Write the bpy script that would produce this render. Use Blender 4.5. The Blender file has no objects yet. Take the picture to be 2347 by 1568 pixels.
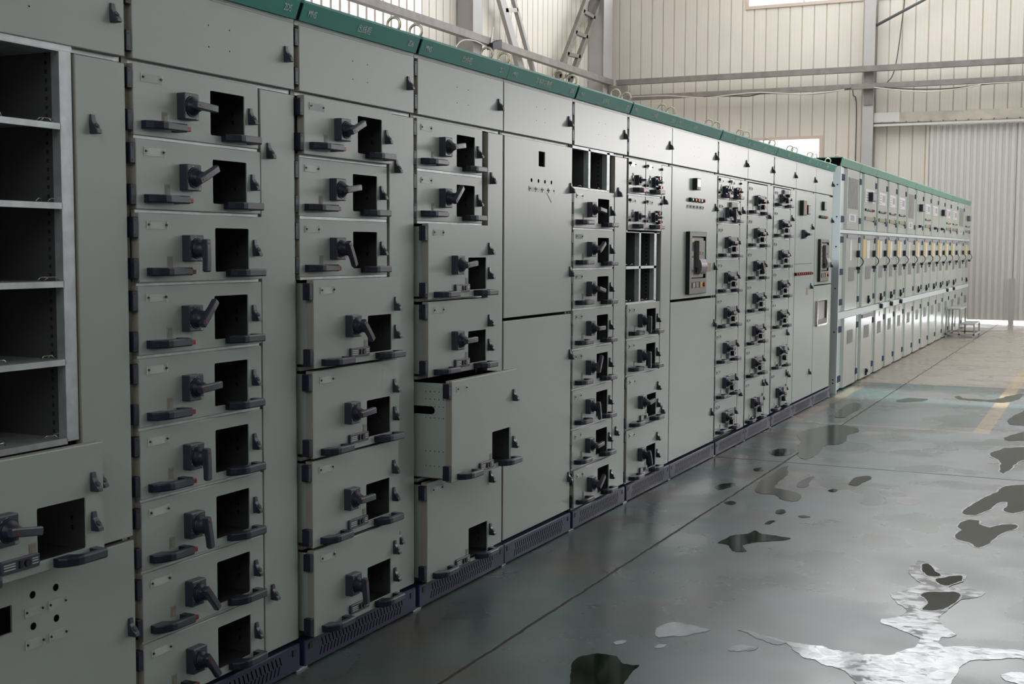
import bpy, bmesh, math, random
from mathutils import Matrix, Vector
random.seed(7)
sc = bpy.context.scene
COL = sc.collection
PI = math.pi

# ------------------------------------------------------------------ camera
F_PX, W_PX = 2877.94, 2347.0
cam_d = bpy.data.cameras.new('camera')
cam_d.sensor_width = 22.3
cam_d.lens = F_PX / W_PX * 22.3
cam_d.clip_start = 0.05
cam_d.clip_end = 200
cam_d.dof.use_dof = True
cam_d.dof.focus_distance = 6.2
cam_d.dof.aperture_fstop = 6.3
cam = bpy.data.objects.new('camera', cam_d)
COL.objects.link(cam)
rt = Vector((0.90253333, 0.43059649, 0.00449954))
up = Vector((-0.03624207, 0.06554346, 0.99719134))
fw = Vector((-0.42909218, 0.90016150, -0.07476086))
m = Matrix((rt, up, -fw)).transposed().to_4x4()
m.translation = Vector((2.4912, -2.7276, 1.4602))
cam.matrix_world = m
sc.camera = cam

# ------------------------------------------------------------------ colour management, world
sc.view_settings.view_transform = 'Standard'
sc.view_settings.look = 'None'
sc.view_settings.gamma = 1.0
sc.view_settings.exposure = -0.43
try:
    sc.view_settings.use_curve_mapping = False
except Exception:
    pass
wd = bpy.data.worlds.new('sky')
sc.world = wd
wd.use_nodes = True
wd.node_tree.nodes['Background'].inputs[0].default_value = (0.93, 0.97, 1.0, 1)
wd.node_tree.nodes['Background'].inputs[1].default_value = 5.0

FAR = 24.3      # inner face of the far wall (Y)
LEFT = -8.2     # inner face of the left wall (X)
RIGHT = 11.0
NEAR = -7.0
TOP = 9.2

def area(name, loc, direction, sx, sy, rad, col=(1, 1, 1)):
    l = bpy.data.lights.new(name, 'AREA')
    l.shape = 'RECTANGLE'
    l.size, l.size_y = sx, sy
    l.energy = rad * PI * sx * sy
    l.color = col
    o = bpy.data.objects.new(name, l)
    COL.objects.link(o)
    o.location = loc
    o.rotation_euler = Vector(direction).to_track_quat('-Z', 'Z').to_euler()
    return o

# daylight through the window openings (the lamps sit just outside the holes in the walls)
SKY = (0.95, 0.98, 1.0)
WIN_FAR = [(-4.77, -2.42, 6.66, 7.9), (-2.0, 2.6, 6.66, 7.9), (3.0, 7.2, 6.66, 7.9), (7.6, 10.6, 6.66, 7.9),
           (-6.0, -3.19, 2.5, 3.80), (5.5, 9.4, 2.7, 4.6), (-7.7, -5.0, 7.3, 8.3)]
for i, (x0, x1, z0, z1) in enumerate(WIN_FAR):
    area('daylight_far', ((x0 + x1) / 2, FAR + 0.42, (z0 + z1) / 2), (0, -1, 0), x1 - x0 + 0.3, z1 - z0 + 0.3, (11.0, 11.0, 11.0, 9.0, 9.0, 24.0, 11.0)[i], (1.0, 0.95, 0.94) if i == 5 else SKY)
ADDED_WIN_RIGHT = [(8.0, 11.0, 2.2, 4.6), (13.0, 17.0, 2.2, 4.6), (19.0, 23.0, 2.2, 4.6), (9.0, 23.0, 6.6, 7.9)]  # unseen right-wall windows, added to light the far panels and walls
for i, (y0, y1, z0, z1) in enumerate(ADDED_WIN_RIGHT):
    area('daylight_right', (RIGHT + 0.42, (y0 + y1) / 2, (z0 + z1) / 2), (-1, 0, 0), z1 - z0 + 0.3, y1 - y0 + 0.3, (0.6, 0.8, 1.4, 1.2)[i], SKY)
ROOF_FILL = [(-4.6, 0.4, 11.0, 23.5), (1.5, 5.0, 9.0, 22.0)]  # added fill lamps under the closed ceiling; no roof openings above them
for i, (x0, x1, y0, y1) in enumerate(ROOF_FILL):
    area('daylight_roof', ((x0 + x1) / 2, (y0 + y1) / 2, TOP - 0.06), (0, 0, -1), x1 - x0, y1 - y0, (5.0, 1.6)[i], SKY)
# unseen roof slot, added so the sun throws a band across the aisle
SLOT = (-0.4, 5.0, 6.98, 8.05)
sun_d = bpy.data.lights.new('sun', 'SUN')
sun_d.energy = 6.0
sun_d.angle = math.radians(2.0)
sun_d.color = (0.92, 0.98, 1.0)
sun_o = bpy.data.objects.new('sun', sun_d)
COL.objects.link(sun_o)
sun_o.rotation_euler = Vector((0.0, 0.30, -1.0)).to_track_quat('-Z', 'Z').to_euler()
area('daylight_under_door', (2.0, FAR + 0.25, 0.035), (0, -1, 0), 7.0, 0.055, 24.0, SKY)
area('daylight_near', (2.0, NEAR - 0.4, 5.5), (0, 1, 0), 8.0, 2.6, 0.9, SKY)  # added fill lamp behind the viewpoint, lifts the near cabinets

# ------------------------------------------------------------------ materials
def mat(name, col, rough=0.5, metal=0.0, spec=0.5, **kw):
    M = bpy.data.materials.new(name)
    M.use_nodes = True
    nt = M.node_tree
    b = nt.nodes['Principled BSDF']
    b.inputs['Base Color'].default_value = (*col, 1)
    b.inputs['Roughness'].default_value = rough
    b.inputs['Metallic'].default_value = metal
    b.inputs['Specular IOR Level'].default_value = spec
    if kw.get('emit'):
        b.inputs['Emission Color'].default_value = (*kw.get('ecol', col), 1)
        b.inputs['Emission Strength'].default_value = kw['emit']
    if kw.get('alpha') is not None:
        b.inputs['Alpha'].default_value = kw['alpha']
    if kw.get('coat'):
        b.inputs['Coat Weight'].default_value = kw['coat']
        b.inputs['Coat Roughness'].default_value = kw.get('coat_r', 0.1)
    if kw.get('var'):        # slow colour variation and fine bump
        sc_, amt = kw['var']
        tc = nt.nodes.new('ShaderNodeNewGeometry')
        n = nt.nodes.new('ShaderNodeTexNoise')
        n.inputs['Scale'].default_value = sc_
        n.inputs['Detail'].default_value = 5
        nt.links.new(tc.outputs['Position'], n.inputs['Vector'])
        r = nt.nodes.new('ShaderNodeMapRange')
        r.inputs['From Min'].default_value = 0.3
        r.inputs['From Max'].default_value = 0.7
        r.inputs['To Min'].default_value = 1 - amt
        r.inputs['To Max'].default_value = 1 + amt
        nt.links.new(n.outputs['Fac'], r.inputs['Value'])
        mx = nt.nodes.new('ShaderNodeMix')
        mx.data_type = 'RGBA'
        mx.blend_type = 'MULTIPLY'
        mx.inputs[0].default_value = 1.0
        mx.inputs[6].default_value = (*col, 1)
        nt.links.new(r.outputs['Result'], mx.inputs[7])
        nt.links.new(mx.outputs[2], b.inputs['Base Color'])
    if kw.get('bump'):
        sc_, st = kw['bump']
        tc = nt.nodes.new('ShaderNodeNewGeometry')
        n = nt.nodes.new('ShaderNodeTexNoise')
        n.inputs['Scale'].default_value = sc_
        n.inputs['Detail'].default_value = 2
        nt.links.new(tc.outputs['Position'], n.inputs['Vector'])
        bp = nt.nodes.new('ShaderNodeBump')
        bp.inputs['Strength'].default_value = st
        bp.inputs['Distance'].default_value = 0.002
        nt.links.new(n.outputs['Fac'], bp.inputs['Height'])
        nt.links.new(bp.outputs['Normal'], b.inputs['Normal'])
    return M

MT = {}
MT['paint'] = mat('grey_powder_coat', (0.435, 0.490, 0.460), 0.32, var=(1.3, 0.03), bump=(420, 0.05))
MT['paint_far'] = mat('pale_grey_powder_coat', (0.52, 0.55, 0.51), 0.20, var=(1.3, 0.03))
MT['pilaster'] = mat('grey_green_coat', (0.46, 0.52, 0.47), 0.4)  # darker copy of the pale coat, for faces turned from the light
MT['edge'] = mat('beige_edge_coat', (0.36, 0.34, 0.29), 0.45)
MT['end'] = mat('white_end_coat', (0.72, 0.79, 0.80), 0.4)  # cool daylight on the end panel put into the colour; rails share it
MT['navy'] = mat('navy_plastic', (0.014, 0.017, 0.040), 0.42)
MT['navy2'] = mat('navy_plastic_satin', (0.031, 0.034, 0.058), 0.36, spec=0.75)  # paler copy of the navy: sheen on lit fronts put into the colour
MT['blue'] = mat('blue_hinge_plastic', (0.012, 0.022, 0.075), 0.7, spec=0.2)
MT['plinth'] = mat('navy_plinth_coat', (0.022, 0.029, 0.082), 0.42, var=(3, 0.12))
MT['black'] = mat('black_plastic', (0.012, 0.012, 0.013), 0.45)
MT['hole'] = mat('dark_hole', (0.006, 0.006, 0.006), 0.9, spec=0.0)
MT['dark'] = mat('dark_inside', (0.03, 0.03, 0.032), 0.6)
MT['galv'] = mat('galvanised_steel', (0.50, 0.53, 0.54), 0.42, 0.55, var=(22, 0.14))
MT['tray'] = mat('tray_sheet', (0.085, 0.088, 0.086), 0.5, 0.2)
MT['steel'] = mat('bright_steel', (0.62, 0.60, 0.56), 0.18, 1.0)
MT['darksteel'] = mat('dark_steel', (0.16, 0.155, 0.15), 0.28, 0.7)
MT['brass'] = mat('zinc_yellow_steel', (0.80, 0.72, 0.54), 0.38, 1.0)
MT['green'] = mat('green_header_coat', (0.030, 0.33, 0.265), 0.42)
MT['green_far'] = mat('pale_green_coat', (0.20, 0.42, 0.33), 0.45)
MT['letter'] = mat('white_lettering', (0.80, 0.90, 0.86), 0.5)
MT['red'] = mat('red_plastic', (0.36, 0.010, 0.010), 0.35)
MT['redlamp'] = mat('red_lamp_cap', (0.55, 0.06, 0.05), 0.25)
MT['greenlamp'] = mat('green_lamp_cap', (0.05, 0.40, 0.16), 0.25)
MT['orange'] = mat('amber_lamp_cap', (0.75, 0.22, 0.03), 0.25)
MT['whitelamp'] = mat('white_lamp_cap', (0.72, 0.75, 0.72), 0.25)
MT['white'] = mat('white_paper', (0.72, 0.71, 0.68), 0.6)
MT['lilac'] = mat('lilac_print', (0.34, 0.33, 0.40), 0.6)
MT['yellow'] = mat('yellow_label', (0.70, 0.50, 0.12), 0.5)
MT['brown'] = mat('brown_label', (0.42, 0.27, 0.18), 0.6)
MT['greyplastic'] = mat('grey_plastic', (0.30, 0.30, 0.32), 0.4)
MT['greydark'] = mat('dark_grey_plastic', (0.13, 0.13, 0.135), 0.4)
MT['olive'] = mat('olive_strip', (0.30, 0.27, 0.16), 0.6)
MT['ventgrey'] = mat('perforated_grey', (0.25, 0.26, 0.24), 0.6)
MT['plate'] = mat('clear_plate', (0.75, 0.78, 0.77), 0.15, alpha=0.45)
MT['film'] = mat('plastic_film', (0.42, 0.42, 0.41), 0.12, alpha=0.75, bump=(16, 0.9))
MT['cream'] = mat('cream_wall_sheet', (0.71, 0.655, 0.585), 0.45, var=(0.8, 0.05))
MT['joint'] = mat('dusty_joint', (0.58, 0.51, 0.42), 0.7)
MT['greywall'] = mat('grey_column_coat', (0.44, 0.42, 0.41), 0.55, var=(2, 0.06))
MT['girt'] = mat('dusty_steel_tube', (0.235, 0.21, 0.195), 0.6, var=(5, 0.18))
MT['darkbrace'] = mat('dark_dusty_steel', (0.20, 0.18, 0.16), 0.6, var=(5, 0.2))
MT['doorsheet'] = mat('pale_grey_sheet', (0.63, 0.61, 0.585), 0.45)
MT['rusty'] = mat('rusty_painted_beam', (0.48, 0.43, 0.37), 0.6, var=(3, 0.22))
MT['lowwall'] = mat('dark_lower_wall', (0.16, 0.16, 0.15), 0.7)  # for the dark band added low on the unseen right wall
MT['ceil'] = mat('ceiling_sheet', (0.45, 0.45, 0.44), 0.7)
MT['trans'] = mat('daylight_sheet', (0.75, 0.72, 0.74), 0.5, emit=0.62, ecol=(1.0, 0.95, 0.97))
MT['glass'] = mat('window_glass', (0.9, 0.95, 0.95), 0.05, alpha=0.12)
MT['frame'] = mat('window_frame_coat', (0.62, 0.50, 0.42), 0.5)
MT['cable'] = mat('black_cable', (0.03, 0.03, 0.03), 0.5)
MT['whitecable'] = mat('white_cable', (0.65, 0.58, 0.52), 0.5)

# floor ---------------------------------------------------------------
def floor_material():
    M = bpy.data.materials.new('painted_concrete_floor')
    M.use_nodes = True
    nt = M.node_tree
    L = nt.links
    b = nt.nodes['Principled BSDF']
    geo = nt.nodes.new('ShaderNodeNewGeometry')
    sep = nt.nodes.new('ShaderNodeSeparateXYZ')
    L.new(geo.outputs['Position'], sep.inputs[0])
    X, Y = sep.outputs[0], sep.outputs[1]
    def val(x):
        return x
    def math_(op, a, c=None, d=None, clamp=False):
        n = nt.nodes.new('ShaderNodeMath')
        n.operation = op
        n.use_clamp = clamp
        for i, v in enumerate((a, c, d)):
            if v is None:
                continue
            if isinstance(v, (int, float)):
                n.inputs[i].default_value = v
            else:
                L.new(v, n.inputs[i])
        return n.outputs[0]
    def noise(scale, detail=4, rough=0.55, vec=None):
        n = nt.nodes.new('ShaderNodeTexNoise')
        n.inputs['Scale'].default_value = scale
        n.inputs['Detail'].default_value = detail
        n.inputs['Roughness'].default_value = rough
        L.new(vec if vec is not None else geo.outputs['Position'], n.inputs['Vector'])
        return n.outputs['Fac']
    def ramp(v, a, c):
        n = nt.nodes.new('ShaderNodeMapRange')
        n.interpolation_type = 'SMOOTHSTEP'
        n.inputs['From Min'].default_value = a
        n.inputs['From Max'].default_value = c
        L.new(v, n.inputs['Value'])
        return n.outputs['Result']
    def mix(f, A, B):
        n = nt.nodes.new('ShaderNodeMix')
        n.data_type = 'RGBA'
        for sock, v in ((n.inputs[0], f), (n.inputs[6], A), (n.inputs[7], B)):
            if isinstance(v, tuple):
                sock.default_value = (*v, 1)
            elif isinstance(v, (int, float)):
                sock.default_value = v
            else:
                L.new(v, sock)
        return n.outputs[2]
    def band(c, lo, hi, soft=0.008):
        return math_('MULTIPLY', ramp(c, lo - soft, lo + soft), math_('SUBTRACT', 1.0, ramp(c, hi - soft, hi + soft)))
    n1, n2, n3 = noise(1.1, 2), noise(5.0, 3, 0.5), noise(38, 4, 0.6)
    green = mix(n2, (0.060, 0.110, 0.105), (0.090, 0.135, 0.132))
    worn = mix(n3, (0.080, 0.074, 0.070), (0.115, 0.109, 0.105))
    col = mix(ramp(n1, 0.42, 0.62), green, worn)
    # scuffed grey lane to the right, with window sheen put into its colour
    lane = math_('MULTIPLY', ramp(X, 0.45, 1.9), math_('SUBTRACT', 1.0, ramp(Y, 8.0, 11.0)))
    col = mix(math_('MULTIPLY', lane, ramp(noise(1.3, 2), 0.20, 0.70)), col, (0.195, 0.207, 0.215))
    streak_v = nt.nodes.new('ShaderNodeMapping')
    streak_v.inputs['Scale'].default_value = (9, 1.6, 1)
    streak_v.inputs['Rotation'].default_value = (0, 0, 0.5)
    L.new(geo.outputs['Position'], streak_v.inputs['Vector'])
    st = noise(5, 6, 0.7, streak_v.outputs[0])
    # tan unpainted floor beyond the green bay
    tan = mix(n2, (0.30, 0.26, 0.215), (0.36, 0.315, 0.265))
    col = mix(ramp(math_('ADD', Y, math_('MULTIPLY', X, -0.06)), 11.36, 11.42), col, tan)
    # yellow bay lines
    wear = ramp(noise(14, 5), 0.22, 0.42)
    yl = math_('MULTIPLY', band(X, 1.53, 1.655), band(Y, 7.86, 13.4))
    yn = math_('MULTIPLY', band(Y, 7.855, 7.925), band(X, 0.03, 1.655))
    yw = math_('MULTIPLY', band(X, 0.04, 0.15), band(Y, 7.86, 11.4))
    yy = math_('MAXIMUM', yl, math_('MAXIMUM', math_('MULTIPLY', yn, 0.5), math_('MULTIPLY', yw, 0.5)))
    col = mix(math_('MULTIPLY', math_('MULTIPLY', yy, wear), 0.62), col, (0.50, 0.34, 0.17))
    # saw-cut joints
    wob = math_('MULTIPLY', math_('SUBTRACT', noise(9, 4), 0.5), 0.02)
    jx = math_('ABSOLUTE', math_('ADD', math_('SUBTRACT', X, 0.505), wob))
    jy = math_('ABSOLUTE', math_('ADD', math_('SUBTRACT', Y, 5.79), wob))
    jm = math_('MAXIMUM', math_('SUBTRACT', 1.0, ramp(jx, 0.004, 0.010)),
               math_('MULTIPLY', math_('SUBTRACT', 1.0, ramp(jy, 0.006, 0.014)), 0.8))
    col = mix(jm, col, (0.035, 0.028, 0.022))
    # two chipped patches
    def chip(cx, cy, rx, ry):
        dx = math_('MULTIPLY', math_('SUBTRACT', X, cx), 1 / rx)
        dy = math_('MULTIPLY', math_('SUBTRACT', Y, cy), 1 / ry)
        d = math_('ADD', math_('MULTIPLY', dx, dx), math_('MULTIPLY', dy, dy))
        d = math_('ADD', d, math_('MULTIPLY', math_('SUBTRACT', noise(12, 3), 0.5), 1.6))
        return math_('SUBTRACT', 1.0, ramp(d, 0.85, 1.0))
    ch = math_('MAXIMUM', chip(1.47, 4.79, 0.075, 0.12), chip(0.82, 7.46, 0.08, 0.1))
    col = mix(ch, col, (0.185, 0.155, 0.14))
    L.new(col, b.inputs['Base Color'])
    # damp sheen: smoother in places
    damp = ramp(noise(1.7, 2, 0.5), 0.36, 0.66)
    r = math_('SUBTRACT', 0.36, math_('MULTIPLY', damp, 0.14))
    r = math_('ADD', r, math_('MULTIPLY', n3, 0.03))
    r = math_('ADD', r, math_('MULTIPLY', jm, 0.5))
    L.new(r, b.inputs['Roughness'])
    b.inputs['Specular IOR Level'].default_value = 0.5
    bp = nt.nodes.new('ShaderNodeBump')
    bp.inputs['Strength'].default_value = 0.25
    bp.inputs['Distance'].default_value = 0.004
    h = math_('SUBTRACT', math_('MULTIPLY', n3, 0.04), math_('MULTIPLY', math_('MAXIMUM', jm, ch), 1.0))
    L.new(h, bp.inputs['Height'])
    L.new(bp.outputs['Normal'], b.inputs['Normal'])
    return M
MT['floor'] = floor_material()

def water_material(name, base, rough, bscale, bstr, ior=1.33):
    M = mat(name, base, rough, spec=0.5, bump=(bscale, bstr))
    M.node_tree.nodes['Principled BSDF'].inputs['IOR'].default_value = ior
    return M
MT['water'] = water_material('standing_water', (0.010, 0.018, 0.012), 0.08, 7, 0.10, 1.10)
MT['shallow'] = water_material('shallow_water', (0.030, 0.037, 0.026), 0.16, 9, 0.10, 1.14)
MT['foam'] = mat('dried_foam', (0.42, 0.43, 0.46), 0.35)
MT['wet'] = water_material('thin_water_film', (0.46, 0.47, 0.50), 0.12, 22, 0.35)  # near-white base puts the window glare into the film's colour
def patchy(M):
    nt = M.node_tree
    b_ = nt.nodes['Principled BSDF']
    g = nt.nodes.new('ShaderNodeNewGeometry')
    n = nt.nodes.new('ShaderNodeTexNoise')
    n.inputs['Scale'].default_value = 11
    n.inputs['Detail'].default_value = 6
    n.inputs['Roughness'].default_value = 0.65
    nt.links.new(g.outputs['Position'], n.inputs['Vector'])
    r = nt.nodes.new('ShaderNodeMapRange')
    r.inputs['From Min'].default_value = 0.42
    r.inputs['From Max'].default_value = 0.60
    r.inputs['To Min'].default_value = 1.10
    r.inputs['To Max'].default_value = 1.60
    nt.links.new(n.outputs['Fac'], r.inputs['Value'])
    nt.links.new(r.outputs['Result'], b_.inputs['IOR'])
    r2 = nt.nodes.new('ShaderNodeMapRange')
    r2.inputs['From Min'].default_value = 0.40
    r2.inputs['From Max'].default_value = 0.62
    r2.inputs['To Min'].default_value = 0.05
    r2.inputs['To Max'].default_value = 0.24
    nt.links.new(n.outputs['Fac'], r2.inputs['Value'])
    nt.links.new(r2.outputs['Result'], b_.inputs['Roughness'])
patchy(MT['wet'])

# ------------------------------------------------------------------ mesh helpers
class MB:
    def __init__(s):
        s.v, s.f, s.m, s.names, s.sm = [], [], [], [], []
    def mi(s, n):
        if n not in s.names:
            s.names.append(n)
        return s.names.index(n)
    def poly(s, pts, mt, smooth=False):
        k = len(s.v)
        s.v += [tuple(p) for p in pts]
        s.f.append(tuple(range(k, k + len(pts))))
        s.m.append(s.mi(mt)); s.sm.append(smooth)
    def box(s, x0, x1, y0, y1, z0, z1, mt):
        k = len(s.v)
        s.v += [(x, y, z) for x in (x0, x1) for y in (y0, y1) for z in (z0, z1)]
        for f in ((0, 1, 3, 2), (4, 6, 7, 5), (0, 4, 5, 1), (2, 3, 7, 6), (0, 2, 6, 4), (1, 5, 7, 3)):
            s.f.append(tuple(k + i for i in f)); s.m.append(s.mi(mt)); s.sm.append(False)
    def loft(s, loops, mt, cap0=True, cap1=True, smooth=False, mts=None):
        n = len(loops[0]); k = len(s.v)
        for lp in loops:
            s.v += [tuple(p) for p in lp]
        for a in range(len(loops) - 1):
            for i in range(n):
                j = (i + 1) % n
                s.f.append((k + a * n + i, k + a * n + j, k + (a + 1) * n + j, k + (a + 1) * n + i))
                s.m.append(s.mi(mts[a] if mts else mt)); s.sm.append(smooth)
        if cap0:
            s.f.append(tuple(k + i for i in reversed(range(n)))); s.m.append(s.mi(mts[0] if mts else mt)); s.sm.append(False)
        if cap1:
            b = k + (len(loops) - 1) * n
            s.f.append(tuple(b + i for i in range(n))); s.m.append(s.mi(mts[-1] if mts else mt)); s.sm.append(False)
    def cyl(s, p0, p1, r0, r1, mt, n=16, smooth=True, cap1mt=None):
        p0, p1 = Vector(p0), Vector(p1)
        d = (p1 - p0).normalized()
        a = d.orthogonal().normalized(); b = d.cross(a)
        L0 = [p0 + (a * math.cos(t) + b * math.sin(t)) * r0 for t in [2 * PI * i / n for i in range(n)]]
        L1 = [p1 + (a * math.cos(t) + b * math.sin(t)) * r1 for t in [2 * PI * i / n for i in range(n)]]
        s.loft([L0, L1], mt, True, cap1mt is None, smooth)
        if cap1mt:
            s.poly(L1, cap1mt)
    def tube(s, pts, r, mt, n=8, closed=False):
        pts = [Vector(p) for p in pts]
        loops = []
        prev = None
        N = len(pts)
        for i, p in enumerate(pts):
            if closed:
                d = (pts[(i + 1) % N] - pts[i - 1]).normalized()
            else:
                d = (pts[min(i + 1, N - 1)] - pts[max(i - 1, 0)]).normalized()
            if prev is None:
                a = d.orthogonal().normalized()
            else:
                a = (prev - d * prev.dot(d)).normalized()
            prev = a
            b = d.cross(a)
            loops.append([p + (a * math.cos(t) + b * math.sin(t)) * r for t in [2 * PI * k / n for k in range(n)]])
        if closed:
            loops.append(loops[0])
            s.loft(loops, mt, False, False, True)
        else:
            s.loft(loops, mt, True, True, True)
    def prism_y(s, prof, y0, y1, mt):      # profile in (x, z), extruded along y
        s.loft([[(x, y0, z) for x, z in prof], [(x, y1, z) for x, z in prof]], mt)
    def prism_z(s, prof, z0, z1, mt):      # profile in (x, y), extruded along z
        s.loft([[(x, y, z0) for x, y in prof], [(x, y, z1) for x, y in prof]], mt)
    def mesh(s, name):
        me = bpy.data.meshes.new(name)
        me.from_pydata(s.v, [], s.f)
        for n in s.names:
            me.materials.append(MT[n])
        me.polygons.foreach_set('material_index', s.m)
        me.polygons.foreach_set('use_smooth', s.sm)
        bm = bmesh.new(); bm.from_mesh(me)
        bmesh.ops.recalc_face_normals(bm, faces=bm.faces)
        bm.to_mesh(me); bm.free()
        me.update()
        return me
    def build(s, name, parent=None, loc=(0, 0, 0)):
        return put(s.mesh(name), name, parent, loc)

def put(me, name, parent=None, loc=(0, 0, 0), rot=None):
    o = bpy.data.objects.new(name, me)
    COL.objects.link(o)
    o.location = loc
    if rot:
        o.rotation_euler = rot
    if parent:
        o.parent = parent
    return o

def tag(o, label=None, cat=None, group=None, kind=None):
    if label: o['label'] = label
    if cat: o['category'] = cat
    if group: o['group'] = group
    if kind: o['kind'] = kind
    return o

def thing(name, label, cat, loc=(0, 0, 0), group=None):
    o = bpy.data.objects.new(name, None)
    o.empty_display_size = 0.1
    COL.objects.link(o)
    o.location = loc
    return tag(o, label, cat, group)

def rrect(x, y0, y1, z0, z1, r, n=3):      # rounded rectangle loop in the plane X = x
    pts = []
    for cy, cz, a0 in ((y1 - r, z1 - r, 0), (y0 + r, z1 - r, PI / 2), (y0 + r, z0 + r, PI), (y1 - r, z0 + r, 1.5 * PI)):
        for k in range(n + 1):
            a = a0 + PI / 2 * k / n
            pts.append((x, cy + r * math.cos(a), cz + r * math.sin(a)))
    return pts

def rbox(mb, x0, x1, y0, y1, z0, z1, r, mt, ch=0.002):
    mb.loft([rrect(x0, y0, y1, z0, z1, r), rrect(x1 - ch, y0, y1, z0, z1, r),
             rrect(x1, y0 + ch, y1 - ch, z0 + ch, z1 - ch, max(r - ch, 0.0008))], mt)

def text_mesh(body, h, squeeze, mt, depth=0.0006):
    c = bpy.data.curves.new('lettering', 'FONT')
    c.body = body
    c.size = h * 1.38
    c.extrude = depth
    c.resolution_u = 2
    o = bpy.data.objects.new('lettering', c)
    COL.objects.link(o)
    bpy.context.view_layer.update()
    me = bpy.data.meshes.new_from_object(o.evaluated_get(bpy.context.evaluated_depsgraph_get()))
    bpy.data.objects.remove(o)
    me.transform(Matrix.Diagonal((squeeze, 1, 1, 1)))
    # text x -> +Y, text y -> +Z, normal -> +X
    me.transform(Matrix(((0, 0, 1, 0), (1, 0, 0, 0), (0, 1, 0, 0), (0, 0, 0, 1))))
    me.materials.clear()
    me.materials.append(MT[mt])
    return me

# ------------------------------------------------------------------ small shared part meshes
# all switchgear faces look towards +X; Y runs along the row, Z up
ME = {}
def def_latch():
    b = MB()
    # flat tab on top, wedge that swells towards the bottom, key barrel sunk in its slanted face
    def sect(z, x, y0, y1, c=0.0015):
        return [(0, y0, z), (0, y1, z), (x - c, y1, z), (x, y1 - c, z), (x, y0 + c, z), (x - c, y0, z)]
    b.loft([sect(-0.001, 0.023, 0.004, 0.0205), sect(0.001, 0.0275, 0.002, 0.0215), sect(0.009, 0.0265, 0.0015, 0.0215),
            sect(0.030, 0.011, 0.001, 0.0205), sect(0.036, 0.008, 0.0015, 0.0195), sect(0.050, 0.0065, 0.003, 0.018), sect(0.051, 0.0045, 0.004, 0.017)], 'navy2')
    n = Vector((0.82, 0, 0.57))
    c = Vector((0.0175, 0.0113, 0.0205))
    b.cyl(c, c + n * 0.0022, 0.0082, 0.0078, 'navy', 18)
    b.cyl(c + n * 0.0022, c + n * 0.0034, 0.0060, 0.0055, 'steel', 18, cap1mt='black')
    b.box(0.0262, 0.0277, 0.005, 0.0185, 0.0015, 0.0075, 'greydark')
    ME['latch'] = b.mesh('latch')
def def_handle():
    b = MB()
    h0, h1 = 0.0, 0.0235
    # outline seen from above: a bow with a sloped left foot and a square right foot
    out = [(0.0, 0.0), (0.018, 0.0), (0.034, 0.014), (0.046, 0.042), (0.048, 0.060), (0.048, 0.142), (0.043, 0.149), (0.0, 0.150)]
    inn = [(0.0, 0.052), (0.010, 0.054), (0.020, 0.060), (0.029, 0.070), (0.031, 0.078), (0.031, 0.122), (0.028, 0.126), (0.0, 0.127)]
    c = 0.004
    L = []
    for z, d in ((h0, 0.003), (h0 + c, 0.0), (h1 - c, 0.0), (h1, 0.003)):
        o2 = [(x - d * (x > 0.01), y, z) for x, y in out]
        i2 = [(x + 0.3 * d * (x > 0.01), y, z) for x, y in inn]
        L.append((o2, i2))
    n = len(out)
    k = len(b.v)
    for o2, i2 in L:
        b.v += o2 + i2
    def fa(ids, mt, sm=False):
        b.f.append(tuple(k + i for i in ids)); b.m.append(b.mi(mt)); b.sm.append(sm)
    S = 2 * n
    for a in range(3):
        for i in range(n - 1):
            mt = 'navy' if i < 4 else 'navy2'  # shaded foot darker, lit bar paler, by colour
            fa((a * S + i, a * S + i + 1, (a + 1) * S + i + 1, (a + 1) * S + i), mt, False)
            fa((a * S + n + i, (a + 1) * S + n + i, (a + 1) * S + n + i + 1, a * S + n + i + 1), 'navy', True)
    for i in range(n - 1):
        fa((i, n + i, n + i + 1, i + 1), 'navy')
        fa((3 * S + i, 3 * S + i + 1, 3 * S + n + i + 1, 3 * S + n + i), 'navy2')
    ME['pull_handle'] = b.mesh('pull_handle')
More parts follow.
